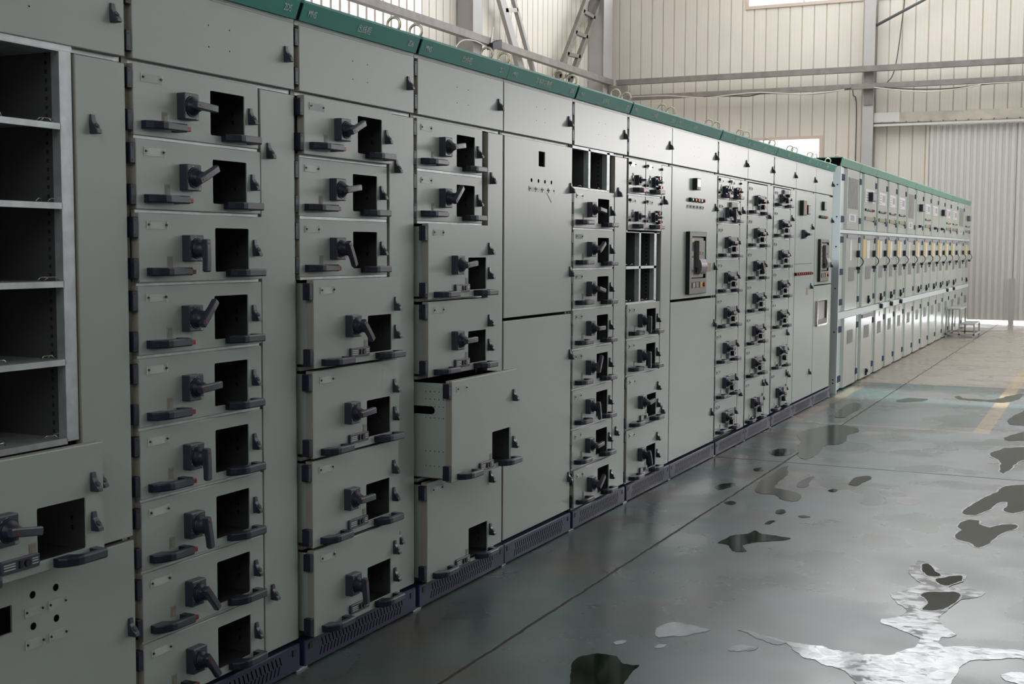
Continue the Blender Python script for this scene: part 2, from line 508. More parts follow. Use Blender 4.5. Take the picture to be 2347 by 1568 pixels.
def def_switch():
    b = MB()
    rbox(b, 0, 0.029, -0.033, 0.033, -0.039, 0.039, 0.004, 'navy2', 0.003)
    b.cyl((0.029, 0, 0), (0.033, 0, 0), 0.0315, 0.030, 'navy', 28)
    # little dial marks and maker's plate
    for a in (100, 130, 195, 215):
        r0, r1 = 0.0315, 0.035
        t = math.radians(a)
        y, z = math.cos(t) * 0.0332, math.sin(t) * 0.0332
        ty, tz = -math.sin(t) * 0.003, math.cos(t) * 0.003
        ny, nz = math.cos(t) * 0.0007, math.sin(t) * 0.0007
        b.poly([(0.0294, max(-.032, min(.032, y + ty + ny)), z + tz + nz), (0.0294, max(-.032, min(.032, y - ty + ny)), z - tz + nz),
                (0.0294, max(-.032, min(.032, y - ty - ny)), z - tz - nz), (0.0294, max(-.032, min(.032, y + ty - ny)), z + tz - nz)], 'whitelamp')
    b.box(0.0288, 0.0294, 0.017, 0.031, -0.037, -0.028, 'greyplastic')
    me = b.mesh('rotary_switch')
    ME['rotary_switch'] = me
    t = text_mesh('ABB', 0.0055, 0.75, 'letter', 0.0002)
    t.transform(Matrix.Translation((0.0295, 0.0180, -0.0355)))
    bm = bmesh.new(); bm.from_mesh(me)
    nm = len(me.materials)
    me.materials.append(MT['letter'])
    k = len(bm.faces)
    bm.from_mesh(t)
    bm.faces.ensure_lookup_table()
    for f in bm.faces[k:]:
        f.material_index = nm
    bm.to_mesh(me); bm.free()
    # lever, pointing along +Y before rotation
    b = MB()
    N = 20
    def ell(x, ry, rz, cy=0.0):
        return [(x, cy + ry * math.cos(2 * PI * i / N), rz * math.sin(2 * PI * i / N)) for i in range(N)]
    b.loft([ell(0.032, 0.0285, 0.0285), ell(0.036, 0.027, 0.026), ell(0.042, 0.022, 0.019, 0.003), ell(0.050, 0.022, 0.013, 0.006),
            ell(0.058, 0.026, 0.011, 0.008), ell(0.066, 0.028, 0.0095, 0.008)], 'navy', smooth=True)
    loops = []
    for y, hw, x0, x1 in ((-0.027, 0.0085, 0.054, 0.070), (-0.025, 0.0105, 0.052, 0.073), (0.000, 0.0108, 0.050, 0.074), (0.040, 0.0108, 0.054, 0.074),
                          (0.066, 0.0112, 0.054, 0.073), (0.070, 0.0090, 0.057, 0.070)):
        c = 0.003
        loops.append([(x0, y, -hw + c), (x0, y, hw - c), (x0 + c, y, hw), (x1 - c, y, hw), (x1, y, hw - c), (x1, y, -hw + c), (x1 - c, y, -hw), (x0 + c, y, -hw)])
    b.loft(loops, 'navy2')
    b.box(0.0738, 0.0744, -0.017, -0.011, -0.003, 0.003, 'red')
    ME['switch_lever'] = b.mesh('switch_lever')
def def_small():
    b = MB()
    rbox(b, 0.022, 0.040, 0, 0.020, -0.007, 0.007, 0.002, 'red')
    b.box(0.026, 0.036, -0.012, 0.001, -0.004, 0.004, 'red')
    ME['release_button'] = b.mesh('release_button')
    b = MB()
    b.box(0.0005, 0.002, 0, 0.086, 0, 0.024, 'plate')
    b.box(0.0003, 0.0005, 0.014, 0.072, 0.002, 0.022, 'letter')
    b.box(0.0005, 0.0028, 0, 0.0012, 0, 0.024, 'letter')
    b.box(0.0005, 0.0028, 0.0848, 0.086, 0, 0.024, 'letter')
    for y in (0.006, 0.080):
        b.cyl((0.001, y, 0.013), (0.006, y, 0.013), 0.0034, 0.003, 'black', 10)
    ME['nameplate'] = b.mesh('nameplate')
    b = MB()
    b.box(0, 0.0008, 0, 0.024, 0, 0.033, 'greyplastic')
    b.box(0.0008, 0.0012, 0.003, 0.021, 0.004, 0.029, 'olive')
    b.box(0.0012, 0.0016, 0.010, 0.020, 0.006, 0.022, 'plate')
    ME['status_window'] = b.mesh('status_window')
    b = MB()
    rbox(b, 0, 0.010, 0, 0.126, 0, 0.034, 0.006, 'navy2')
    b.box(0.010, 0.0135, 0.058, 0.068, 0.008, 0.027, 'black')
    b.cyl((0.010, 0.085, 0.017), (0.014, 0.085, 0.017), 0.010, 0.009, 'black', 14)
    for z in (0.010, 0.017, 0.023):
        b.box(0.0099, 0.0103, 0.010, 0.046, z, z + 0.0022, 'whitelamp')
        b.box(0.0099, 0.0103, 0.100, 0.119, z, z + 0.0022, 'whitelamp')
    ME['interlock_block'] = b.mesh('interlock_block')
    b = MB()
    rbox(b, -0.028, 0.000, 0, 0.021, 0, 0.058, 0.002, 'navy')
    for z in (0.009, 0.049):
        b.cyl((-0.014, 0.001, z), (-0.014, -0.0015, z), 0.0045, 0.0045, 'black', 10)
        b.cyl((-0.001, 0.010, z), (0.0008, 0.010, z), 0.0035, 0.003, 'black', 10)
    ME['hinge'] = b.mesh('hinge')
    b = MB()
    b.tube([(0.026 * math.cos(t), 0.004 * math.cos(t), 0.026 * math.sin(t) + 0.030) for t in [2 * PI * i / 22 for i in range(22)]], 0.0052, 'brass', 8, True)
    b.cyl((0, 0, -0.005), (0, 0, 0.006), 0.011, 0.009, 'brass', 12)
    ME['lifting_eye'] = b.mesh('lifting_eye')
    for nme, capm in (('red', 'redlamp'), ('green', 'greenlamp'), ('amber', 'orange'), ('white', 'whitelamp')):
        b = MB()
        b.cyl((0, 0, 0), (0.012, 0, 0), 0.0145, 0.0145, 'black', 16)
        b.cyl((0.012, 0, 0), (0.026, 0, 0), 0.0115, 0.010, capm, 16)
        ME['lamp_' + nme] = b.mesh('indicator_lamp')
    # breaker plate of the far drawers
    b = MB()
    rbox(b, 0, 0.020, 0, 0.165, 0, 0.128, 0.004, 'greyplastic')
    b.box(0.020, 0.021, 0.010, 0.155, 0.092, 0.122, 'greydark')
    b.cyl((0.020, 0.050, 0.078), (0.050, 0.050, 0.078), 0.016, 0.016, 'black', 16)
    b.cyl((0.050, 0.050, 0.078), (0.056, 0.050, 0.078), 0.016, 0.014, 'redlamp', 16)
    b.cyl((0.020, 0.110, 0.080), (0.034, 0.110, 0.080), 0.014, 0.013, 'greenlamp', 16)
    b.cyl((0.020, 0.060, 0.036), (0.044, 0.060, 0.036), 0.019, 0.018, 'black', 16)
    b.cyl((0.044, 0.060, 0.036), (0.046, 0.060, 0.036), 0.017, 0.016, 'whitelamp', 16)
    b.box(0.046, 0.048, 0.063, 0.070, 0.026, 0.046, 'redlamp')
    b.box(0.020, 0.034, 0.112, 0.140, 0.022, 0.050, 'greydark')
    ME['breaker_plate'] = b.mesh('breaker_plate')
    # small breaker plate for the bottom drawers of the last two columns (no red and green caps)
    b = MB()
    rbox(b, 0, 0.020, 0, 0.160, 0, 0.165, 0.004, 'greyplastic')
    b.box(0.020, 0.040, 0.030, 0.135, 0.108, 0.160, 'greyplastic')
    b.cyl((0.020, 0.060, 0.060), (0.050, 0.060, 0.060), 0.022, 0.020, 'black', 16)
    b.cyl((0.050, 0.060, 0.060), (0.053, 0.060, 0.060), 0.018, 0.016, 'whitelamp', 16)
    b.cyl((0.020, 0.115, 0.070), (0.036, 0.115, 0.070), 0.014, 0.013, 'brown', 14)
    ME['breaker_cover'] = b.mesh('breaker_cover')
    # half-width drawer fittings
    b = MB()
    rbox(b, 0, 0.022, -0.026, 0.026, -0.028, 0.028, 0.003, 'navy')
    b.box(0.022, 0.023, -0.023, 0.023, -0.026, 0.026, 'greyplastic')
    b.cyl((0.022, 0, 0), (0.034, 0, 0), 0.020, 0.017, 'navy', 18)
    b.loft([[(0.034, -0.014, -0.008), (0.034, 0.014, -0.008), (0.034, 0.014, 0.008), (0.034, -0.014, 0.008)],
            [(0.062, -0.010, -0.006), (0.062, 0.016, -0.006), (0.062, 0.016, 0.006), (0.062, -0.010, 0.006)]], 'navy2')
    ME['small_switch'] = b.mesh('small_switch')
    b = MB()
    rbox(b, 0, 0.014, 0, 0.014, 0, 0.014, 0.002, 'black')
    ME['corner_catch'] = b.mesh('corner_catch')
    b = MB()
    b.box(-0.001, 0.0006, 0, 0.030, 0, 0.046, 'black')
    b.box(0.0006, 0.006, 0.002, 0.007, 0.012, 0.030, 'steel')
    ME['slot_cover'] = b.mesh('slot_cover')
    b = MB()
    b.box(0.030, 0.0488, 0.050, 0.084, 0.0006, 0.0229, 'red')
    ME['handle_insert'] = b.mesh('handle_insert')
    b = MB()
    b.tube([(0.0, 0.0, 0.004), (0.004, 0.008, 0.012), (0.004, 0.030, 0.012), (0.0, 0.040, 0.003)], 0.0014, 'steel', 6)
    ME['spring_clip'] = b.mesh('spring_clip')
def_latch(); def_handle(); def_switch(); def_small()

_cache = {}
def front_mesh(key, w, h, hole, depth, side='tray'):
    """pan-shaped drawer front with an optional rectangular cut-out, and the open-topped tray behind it"""
    if key in _cache:
        return _cache[key]
    b = MB()
    t = 0.028
    c = 0.002
    L = [rrect(-t, 0, w, 0, h, 0.003), rrect(-c, 0, w, 0, h, 0.003), rrect(0, c, w - c, c, h - c, 0.002)]
    if hole:
        y0, y1, z0, z1 = hole
        L += [rrect(0, y0, y1, z0, z1, 0.005), rrect(-0.004, y0, y1, z0, z1, 0.005)]
        k0 = len(b.v)
        b.loft(L, 'paint', False, False, mts=['edge', 'paint', 'paint', 'paint'])
        b.loft([rrect(-0.004, y0, y1, z0, z1, 0.005), rrect(-0.004, 0.004, w - 0.004, 0.004, h - 0.004, 0.002), rrect(-t, 0.004, w - 0.004, 0.004, h - 0.004, 0.002)], 'tray', False, False)
    else:
        b.loft(L, 'paint', False, True, mts=['edge', 'paint', 'paint'])
        b.loft([rrect(-t, 0, w, 0, h, 0.003), rrect(-0.006, 0.004, w - 0.004, 0.004, h - 0.004, 0.002)], 'tray', False, True)
    # tray
    b.box(-depth, -t, 0.012, 0.015, 0.012, h - 0.012, side)
    b.box(-depth, -t, w - 0.022, w - 0.019, 0.012, h - 0.012, 'tray')
    b.box(-depth, -t, 0.012, w - 0.019, 0.009, 0.013, 'tray')
    b.box(-depth, -depth + 0.004, 0.012, w - 0.019, 0.012, h - 0.012, 'tray')
    for zz in (0.022, h - 0.035):
        for xx in (-0.036, -0.048):
            b.cyl((xx, 0.0125, zz), (xx, 0.010, zz), 0.0032, 0.0028, 'steel', 8)
    if hole:
        y0, y1, z0, z1 = hole
        for zz in (0.36, 0.56):
            z = z0 + (z1 - z0) * (1 - zz)
            b.box(-0.040, -0.036, y1 - 0.013, y1 - 0.009, z - 0.012, z, 'steel')
    me = b.mesh('drawer')
    _cache[key] = me
    return me

ROW = 0.2081
def fit(part, parent, y, z, name=None, rot=None):
    return put(ME[part], name or part, parent, (0, y, z), rot)

def std_drawer(cab, zb, x=0.0, ang=0, shift=0.0, plate=True):
    h = 0.199
    d = put(front_mesh('u1', 0.572, h, (0.334, 0.501, 0.026, 0.160), 0.42), 'drawer', cab, (x, 0.026 + shift, zb + 0.003))
    o = 0.026
    put(ME['nameplate'], 'nameplate', d, (0, 0.058 - o, 0.152))
    put(ME['rotary_switch'], 'rotary_switch', d, (0, 0.241 - o, 0.098))
    put(ME['switch_lever'], 'switch_lever', d, (0, 0.241 - o, 0.098), (math.radians(ang), 0, 0))
    put(ME['status_window'], 'status_window', d, (0, 0.142 - o, 0.042))
    put(ME['pull_handle'], 'pull_handle', d, (0, 0.056 - o, 0.019))
    put(ME['pull_handle'], 'pull_handle', d, (0, 0.410 - o, 0.010))
    put(ME['release_button'], 'release_button', d, (0, 0.2035 - o, 0.029))
    put(ME['latch'], 'latch', d, (0, 0.543 - o, 0.074))
    for z in (0.012, 0.128):
        put(ME['hinge'], 'hinge', d, (-0.001, -0.0215, z))
    return d

def big_drawer(cab, zb, h=0.303, x=0.045, ang=0, rotary=True, hole=None, zl=None, depth=0.44, shift=0.0, hx=0.0):
    hole = hole or (0.344, 0.511, 0.030, 0.166)
    d = put(front_mesh('big%.3f%s' % (h, hole), 0.603 if h > 0.35 else 0.578, h, hole, depth, 'paint'), 'drawer', cab, (x, 0.030 + shift, zb + 0.003))
    o = 0.030
    put(ME['nameplate'], 'nameplate', d, (0, 0.071 - o, h - 0.048))
    if rotary:
        put(ME['rotary_switch'], 'rotary_switch', d, (0, 0.258 - o, 0.136))
        put(ME['switch_lever'], 'switch_lever', d, (0, 0.258 - o, 0.136), (math.radians(ang), 0, 0))
    put(ME['status_window'], 'status_window', d, (0, hole[0] - 0.028, hole[2] + 0.018))
    put(ME['interlock_block'], 'interlock_block', d, (0, hole[0] - 0.127, hole[2] - 0.008))
    put(ME['pull_handle'], 'pull_handle', d, (0, 0.074 - o, 0.007))
    put(ME['pull_handle'], 'pull_handle', d, (0, 0.425 - o + hx, 0.004))
    zl = zl or (0.072, 0.178)
    for z in zl:
        put(ME['latch'], 'latch', d, (0, 0.560 - o - (0.003 if h < .35 else -0.024), z))
    for z in (0.010, h - 0.068):
        put(ME['hinge'], 'hinge', d, (-0.002, -0.0215, z))
    return d

def far_drawer(cab, zb, h, ang=0, cover=False, latches=()):
    d = put(front_mesh('far%.3f' % h, 0.572, h, None, 0.40), 'drawer', cab, (0, 0.026, zb + 0.003))
    o = 0.026
    put(ME['nameplate'], 'nameplate', d, (0, 0.050 - o, h - 0.055))
    zs = 0.112 if h > 0.2 else 0.072
    if cover:
        zs = 0.150
    put(ME['rotary_switch'], 'rotary_switch', d, (0, 0.242 - o, zs))
    put(ME['switch_lever'], 'switch_lever', d, (0, 0.242 - o, zs), (math.radians(ang), 0, 0))
    if cover:
        put(ME['breaker_cover'], 'breaker_cover', d, (0, 0.300 - o, 0.028))
    else:
        put(ME['breaker_plate'], 'breaker_plate', d, (0, 0.300 - o, 0.030 if h > 0.2 else 0.022))
    put(ME['status_window'], 'status_window', d, (0, 0.150 - o, 0.040))
    put(ME['pull_handle'], 'pull_handle', d, (0, 0.050 - o, 0.012))
    put(ME['pull_handle'], 'pull_handle', d, (0, 0.395 - o, 0.008))
    if cover:
        put(ME['interlock_block'], 'interlock_block', d, (0, 0.215 - o, 0.010))
    else:
        put(ME['release_button'], 'release_button', d, (0, 0.200 - o, 0.022))
    put(ME['latch'], 'latch', d, (0, 0.540 - o, h * 0.42))
    for z in latches:
        put(ME['latch'], 'latch', d, (0, 0.548 - o, z))
    for z in (0.012, h - 0.070):
        put(ME['hinge'], 'hinge', d, (-0.001, -0.0215, z))
    return d

def half_drawer(cab, zb, h, y, lamps=False, wide=0.285):
    d = put(front_mesh('half%.3f' % h, wide, h, None, 0.36), 'drawer', cab, (0, y, zb + 0.003))
    put(ME['nameplate'], 'nameplate', d, (0, 0.030, h - 0.044))
    put(ME['slot_cover'], 'slot_cover', d, (0, 0.058, h * 0.36))
    put(ME['small_switch'], 'small_switch', d, (0, 0.135, h * 0.40))
    put(ME['pull_handle'], 'pull_handle', d, (0, 0.075, 0.012))
    put(ME['handle_insert'], 'handle_insert', d, (0, 0.075, 0.012))
    for yy, zz in ((0.008, h * 0.86), (wide - 0.022, h * 0.83), (0.008, h * 0.28), (wide - 0.022, h * 0.28)):
        put(ME['corner_catch'], 'corner_catch', d, (0, yy, zz - 0.007))
    if lamps:
        put(ME['lamp_red'], 'indicator_lamp', d, (0, 0.190, h * 0.54))
        put(ME['lamp_green'], 'indicator_lamp', d, (0, 0.232, h * 0.54))
        put(ME['lamp_red'], 'indicator_lamp', d, (0, 0.206, h * 0.27))
    return d

# ------------------------------------------------------------------ switchgear cabinet frame
H_DOOR = 1.978
def carcass(cab, w, rows_w=0.6, divider=True, top=True):
    b = MB()
    x0, x1 = -0.62, -0.032
    b.box(x0, x1, 0.002, 0.016, 0.10, 2.20, 'paint')
    b.box(x0, x1, w - 0.016, w - 0.002, 0.10, 2.20, 'paint')
    b.box(x0, x0 + 0.012, 0.002, w - 0.002, 0.10, 2.20, 'tray')
    b.box(x0, x1 + 0.03, 0.002, w - 0.002, 2.20, 2.212, 'paint')
    b.box(x0, x1, 0.002, w - 0.002, 0.098, 0.110, 'tray')
    b.box(x0, x1, 0.016, w - 0.016, 1.976, 1.986, 'tray')
    if divider:
        b.box(x0, x1, rows_w - 0.006, rows_w + 0.002, 0.10, 1.976, 'tray')
    # beige front posts
    b.box(x1, x1 + 0.012, 0.002, 0.026, 0.10, 2.20, 'edge')
    b.box(x1, x1 + 0.006, w - 0.022, w - 0.002, 0.10, 2.20, 'galv')
    b.box(x1, x1 + 0.008, 0.002, w - 0.002, 1.972, 1.990, 'galv')
    b.box(x1, x1 + 0.020, 0.002, w - 0.002, 2.196, 2.214, 'galv')
    return b.build('body', cab)

def plinth(cab, w, gap0, gap1):
    b = MB()
    y0, y1 = gap0, w - gap1
    b.loft([rrect(-0.05, y0, y1, 0.004, 0.098, 0.002), rrect(0.008, y0, y1, 0.004, 0.098, 0.002), rrect(0.012, y0 + .003, y1 - .003, 0.007, 0.094, 0.002)], 'plinth')
    n = int((w - 0.22) / 0.022)
    s0 = (w - n * 0.022) / 2
    for i in range(n):
        y = s0 + i * 0.022
        for z0, z1, d in ((0.052, 0.082, 0.010), (0.022, 0.050, -0.010)):
            b.poly([(0.0124, y, z1), (0.0124, y + 0.006, z1), (0.0124, y + 0.006 + d, z0), (0.0124, y + d, z0)], 'hole')
    for y in (y0 + 0.035, y1 - 0.035):
        b.box(0.010, 0.0145, y - 0.010, y + 0.010, 0.062, 0.084, 'black')
    b.box(-0.03, 0.010, 0.001, y0 + 0.018, 0.0005, 0.008, 'galv')
    b.box(-0.03, 0.010, y1 - 0.018, w - 0.001, 0.0005, 0.008, 'galv')
    b.box(-0.60, -0.05, 0.02, w - 0.02, 0.0, 0.098, 'dark')
    return b.build('plinth', cab)

def door(cab, name, y0, y1, z0, z1, latches=(), holes=(), hinges=(), mt='paint', x=0.0):
    """sheet steel door; latches and holes are given in cabinet coordinates"""
    b = MB()
    w, h = y1 - y0, z1 - z0
    L = [rrect(-0.026, 0, w, 0, h, 0.002), rrect(-0.002, 0, w, 0, h, 0.002), rrect(0, 0.002, w - 0.002, 0.002, h - 0.002, 0.0015)]
    rects = [q for q in holes if len(q) == 4]
    if len(rects) == 1:
        a0, a1, c0, c1 = rects[0]
        a0 -= y0; a1 -= y0; c0 -= z0; c1 -= z0
        L += [rrect(0, a0, a1, c0, c1, 0.002), rrect(-0.006, a0, a1, c0, c1, 0.002)]
        b.loft(L, mt, True, False, mts=['edge', mt, mt, mt])
        b.poly([(-0.0059, a0, c0), (-0.0059, a1, c0), (-0.0059, a1, c1), (-0.0059, a0, c1)], 'hole')
    else:
        b.loft(L, mt, True, True, mts=['edge', mt, mt])
    for q in holes:
        if len(q) == 3:
            yy, zz, r = q
            b.poly([(0.0004, yy - y0 + r * math.cos(t), zz - z0 + r * math.sin(t)) for t in [2 * PI * i / 16 for i in range(16)]], 'hole')
    d = b.build(name, cab, (x, y0, z0))
    for yy, zz in latches:
        put(ME['latch'], 'latch', d, (0, yy - y0, zz - z0))
    for zz in hinges:
        put(ME['hinge'], 'hinge', d, (-0.001, -0.0225, zz - z0))
    return d

FASC = [(0.012, 2.215), (0.034, 2.272), (0.033, 2.280), (0.004, 2.287), (-0.06, 2.287), (-0.06, 2.283), (0.002, 2.283), (0.029, 2.276), (0.030, 2.272), (0.008, 2.215)]
def fascia(cab, w, gap0, gap1, name_txt, id_txt, id_y=0.712):
    b = MB()
    b.prism_y(FASC, gap0, w - gap1, 'green')
    b.box(-0.06, 0.0, 0.002, w - 0.002, 2.212, 2.222, 'galv')
    inner = [(-0.055, 2.216), (0.006, 2.216), (0.024, 2.270), (0.0, 2.280), (-0.055, 2.280)]  # black filler added in the header seams, painting their shade
    b.prism_y(inner, 0.001, 0.03, 'black')
    b.prism_y(inner, w - 0.03, w - 0.001, 'black')
    f = b.build('fascia', cab)
    tilt = math.atan2(0.022, 0.057)
    def lettering(txt, y, h, sq):
        me = text_mesh(txt, h, sq, 'letter')
        o = put(me, 'lettering', f, (0.0125 + 0.022 * (0.018 / 0.057) + 0.0006, y, 2.215 + 0.018), (0, tilt, 0))
    lettering('MNS', 0.048, 0.0235, 0.72)
    lettering(name_txt, 0.355 if len(name_txt) < 5 else 0.30, 0.0235, 0.92)
    lettering(id_txt, id_y, 0.0235, 0.72)
    return f

def eyes(cab, w, left=True, right=True):
    if left:
        put(ME['lifting_eye'], 'lifting_eye', cab, (-0.042, 0.085, 2.288))
    if right:
        put(ME['lifting_eye'], 'lifting_eye', cab, (-0.042, w - 0.085, 2.288))

def shelf_strip(cab, z, y0=0.03, y1=0.598, deep=False, x1=-0.006):
    b = MB()
    if deep:
        b.box(-0.60, -0.012, y0, y1, z - 0.004, z, 'galv')
        b.box(-0.014, x1, y0, y1, z - 0.016, z, 'galv')
    else:
        b.box(-0.034, x1, y0, y1, z - 0.006, z + 0.006, 'galv')
    return b.build('shelf', cab)

def small_holes(yc=0.406, zc=2.095):
    return [(yc + dy, zc + dz, 0.0026) for dy in (-0.05, 0.05) for dz in (-0.032, 0.032)]

def cabinet(y0, w, label, name_txt, id_txt, g0, g1, hinge=True, holes=True, side='right'):
    cab = thing('switchgear_cabinet', label, 'cabinet', (0, y0, 0), 'low grey switchgear cabinets of the near row')
    plinth(cab, w, g0, g1)
    fascia(cab, w, g0 * 0.8, g1 * 0.8, name_txt, id_txt, w - 0.088)
    eyes(cab, w)
    l = 0.026 if hinge else 0.004
    door(cab, 'top_door', l, w - 0.004, 1.984, 2.204, latches=[(w - 0.063, 2.070)],
         holes=small_holes(0.406 + (w - 0.8) / 2) if holes else (), hinges=(2.003, 2.132) if hinge else ())
    return cab

def cable_door(cab, w, latches=((0.637, 1.746), (0.637, 0.286)), y0=0.608, z0=0.110, z1=1.966, hinges=()):
    return door(cab, 'cable_door', y0, w - 0.006, z0, z1, latches=latches)

G, S = 0.014, 0.002       # wide and narrow seams

# A ---- open compartments -------------------------------------------------
A = cabinet(-0.8, 0.8, 'grey cabinet at the left edge with empty shelf compartments above a jutting drawer', '出线柜', '2D4', G, G)
carcass(A, 0.8, 0.6)
for z in (1.780, 1.573, 1.367, 1.160, 0.949):
    s = shelf_strip(A, z, 0.030, 0.560, deep=True)
    for y in (0.30, 0.345, 0.50, 0.525):
        put(ME['spring_clip'], 'spring_clip', s, (-0.03 - 0.01 * random.random(), y + random.uniform(-.01, .01), z - 0.001), (0, 0, random.uniform(-0.5, 0.5)))
b = MB()
b.box(-0.034, -0.006, 0.558, 0.600, 0.940, 1.976, 'galv')
b.box(-0.60, -0.034, 0.560, 0.563, 0.940, 1.976, 'tray')
for i in range(44):
    z = 0.96 + i * 0.0232
    b.poly([(-0.050, 0.5592, z), (-0.058, 0.5592, z), (-0.058, 0.5592, z + 0.010), (-0.050, 0.5592, z + 0.010)], 'black')
b.build('frame_post', A)
b = MB()
b.box(-0.60, -0.006, 0.030, 0.560, 1.966, 1.972, 'galv')
b.box(-0.02, -0.005, 0.030, 0.602, 1.969, 1.984, 'galv')
b.build('frame_rail', A)
for zz in (1.49, 1.07):
    b = MB()
    b.box(-0.600, -0.580, 0.05, 0.54, zz - 0.02, zz + 0.02, 'greydark')
    for y in (0.12, 0.22, 0.32, 0.42, 0.50):
        b.cyl((-0.58, y, zz), (-0.560, y, zz), 0.016, 0.016, 'brown', 14)
    b.build('busbar_support', A)
big_drawer(A, 0.630, 0.305, 0.068, ang=-8, shift=0.003)
cable_door(A, 0.8, latches=((0.654, 1.762), (0.654, 0.800)), z0=0.636)
low = door(A, 'lower_door', 0.026, 0.806 - 0.008, 0.110, 0.624, latches=((0.764, 0.352),),
           holes=[(0.30, 0.3525, 0.479, 0.550)] + [(0.8 - 0.379, 0.559, 0.010), (0.8 - 0.300, 0.559, 0.010), (0.8 - 0.379, 0.476, 0.010), (0.8 - 0.300, 0.476, 0.010)])
for zz in (0.504, 0.419):
    for yy in (0.8 - 0.410, 0.8 - 0.330):
        p = put(ME['nameplate'], 'nameplate', low, (0, yy - 0.026 + 0.004, zz - 0.110))
        p.scale = (1, 0.72, 1)

# B ---- nine equal drawers ------------------------------------------------
B = cabinet(0.0, 0.8, 'grey cabinet with nine equal drawers under the green header marked 2D5', '出线柜', '2D5', G, G)
carcass(B, 0.8)
top_z = 1.978
for i, a in enumerate((-3, 26, -90, 48, 4, -88, -80, -52, -54)):
    zb = top_z - ROW * (i + 1)
    std_drawer(B, zb, (0.0, 0.006, 0.012, 0.006, 0.003, 0.003, 0.003, 0.003, 0.003)[i], a)
    if i < 8:
        shelf_strip(B, zb)
cable_door(B, 0.8)

# C ---- three small, four deep -------------------------------------------
Cc = cabinet(0.8, 0.8, 'grey cabinet with three shallow and four deep jutting drawers, header marked 2D6', '出线柜', '2D6', G, G)
carcass(Cc, 0.8)
for i, a in enumerate((24, 8, -62)):
    zb = top_z - ROW * (i + 1)
    std_drawer(Cc, zb, (0.018, -0.004, -0.004)[i], a)
    shelf_strip(Cc, zb)
for i, a in enumerate((-48, 4, 0, -84)):
    zb = top_z - 3 * ROW - 0.3119 * (i + 1)
    big_drawer(Cc, zb, 0.303, (0.048, 0.042, 0.038, 0.042)[i], a, shift=0.001)
    if i < 3:
        shelf_strip(Cc, zb)
cable_door(Cc, 0.8, latches=((0.645, 1.745), (0.655, 0.30)))

# D ---- two small, two deep, two deepest (one pulled out) -----------------
D = cabinet(1.6, 0.8, 'grey cabinet with one drawer pulled far out showing its perforated side, header marked 2D7', '出线柜', '2D7', G, S)
carcass(D, 0.8)
for i, a in enumerate((8, 42)):
    zb = top_z - ROW * (i + 1)
    std_drawer(D, zb, -0.004, a)
    shelf_strip(D, zb)
for i, a in enumerate((6, 2)):
    zb = top_z - 2 * ROW - 0.3119 * (i + 1)
    big_drawer(D, zb, 0.303, 0.045, a)
    shelf_strip(D, zb)
zb = top_z - 2 * ROW - 0.6238 - 0.416
out = big_drawer(D, zb, 0.407, 0.152, 0, rotary=False, hole=(0.360, 0.538, 0.018, 0.158), zl=(0.064, 0.270), depth=0.5, hx=0.025)
# perforations and cable slot on the exposed side plate
b = MB()
for zz in (0.33, 0.36, 0.255, 0.30, 0.12, 0.06):
    for k in range(5):
        b.poly([(-0.045 - k * 0.020 + 0.0022 * math.cos(t), 0.0118, zz + 0.0022 * math.sin(t)) for t in [2 * PI * q / 8 for q in range(8)]], 'hole')
b.build('side_perforation', out)
b = MB()
slot = []
for k in range(9):
    t = -PI / 2 + PI * k / 8
    slot.append((-0.100 + 0.016 * math.cos(t), 0.0117, 0.285 + 0.016 * math.sin(t)))
slot += [(-0.2, 0.0117, 0.301), (-0.2, 0.0117, 0.269)]
b.poly(slot, 'hole')
b.build('cable_slot', out)
shelf_strip(D, zb)
big_drawer(D, zb - 0.417, 0.407, 0.040, 0, rotary=False, hole=(0.360, 0.540, 0.014, 0.150), zl=(0.082, 0.318), hx=0.025)
cable_door(D, 0.8, latches=((0.664, 1.742),), y0=0.645)

# E ---- two plain tall doors ----------------------------------------------
E_ = cabinet(2.4, 0.8, 'grey cabinet with two plain doors, a square cutout and a row of four round holes', '发电机切换柜', '2D8', S, G, hinge=False)
carcass(E_, 0.8, divider=False)
ud = door(E_, 'upper_door', 0.010, 0.799, 1.140, 1.968, latches=((0.768, 1.738), (0.768, 1.316)),
          holes=[(0.386, 0.461, 1.850, 1.922)] + [(y, 1.780, 0.0095) for y in (0.305, 0.385, 0.461, 0.538)])
for k in range(4):
    p = put(ME['nameplate'], 'nameplate', ud, (0, 0.279 + k * 0.074 - 0.010, 1.727 - 1.140))
    p.scale = (1, 0.78, 1)
b = MB()
b.poly([(0.0008, 0.0, 0.0), (0.0008, 0.012, -0.004), (0.0012, 0.070, -0.044), (0.0012, 0.062, -0.050)], 'white')
b.build('peeled_tape', ud, (0, 0.465, 0.590))
door(E_, 'lower_door', 0.010, 0.799, 0.112, 1.126, latches=((0.772, 0.893), (0.765, 0.260)))

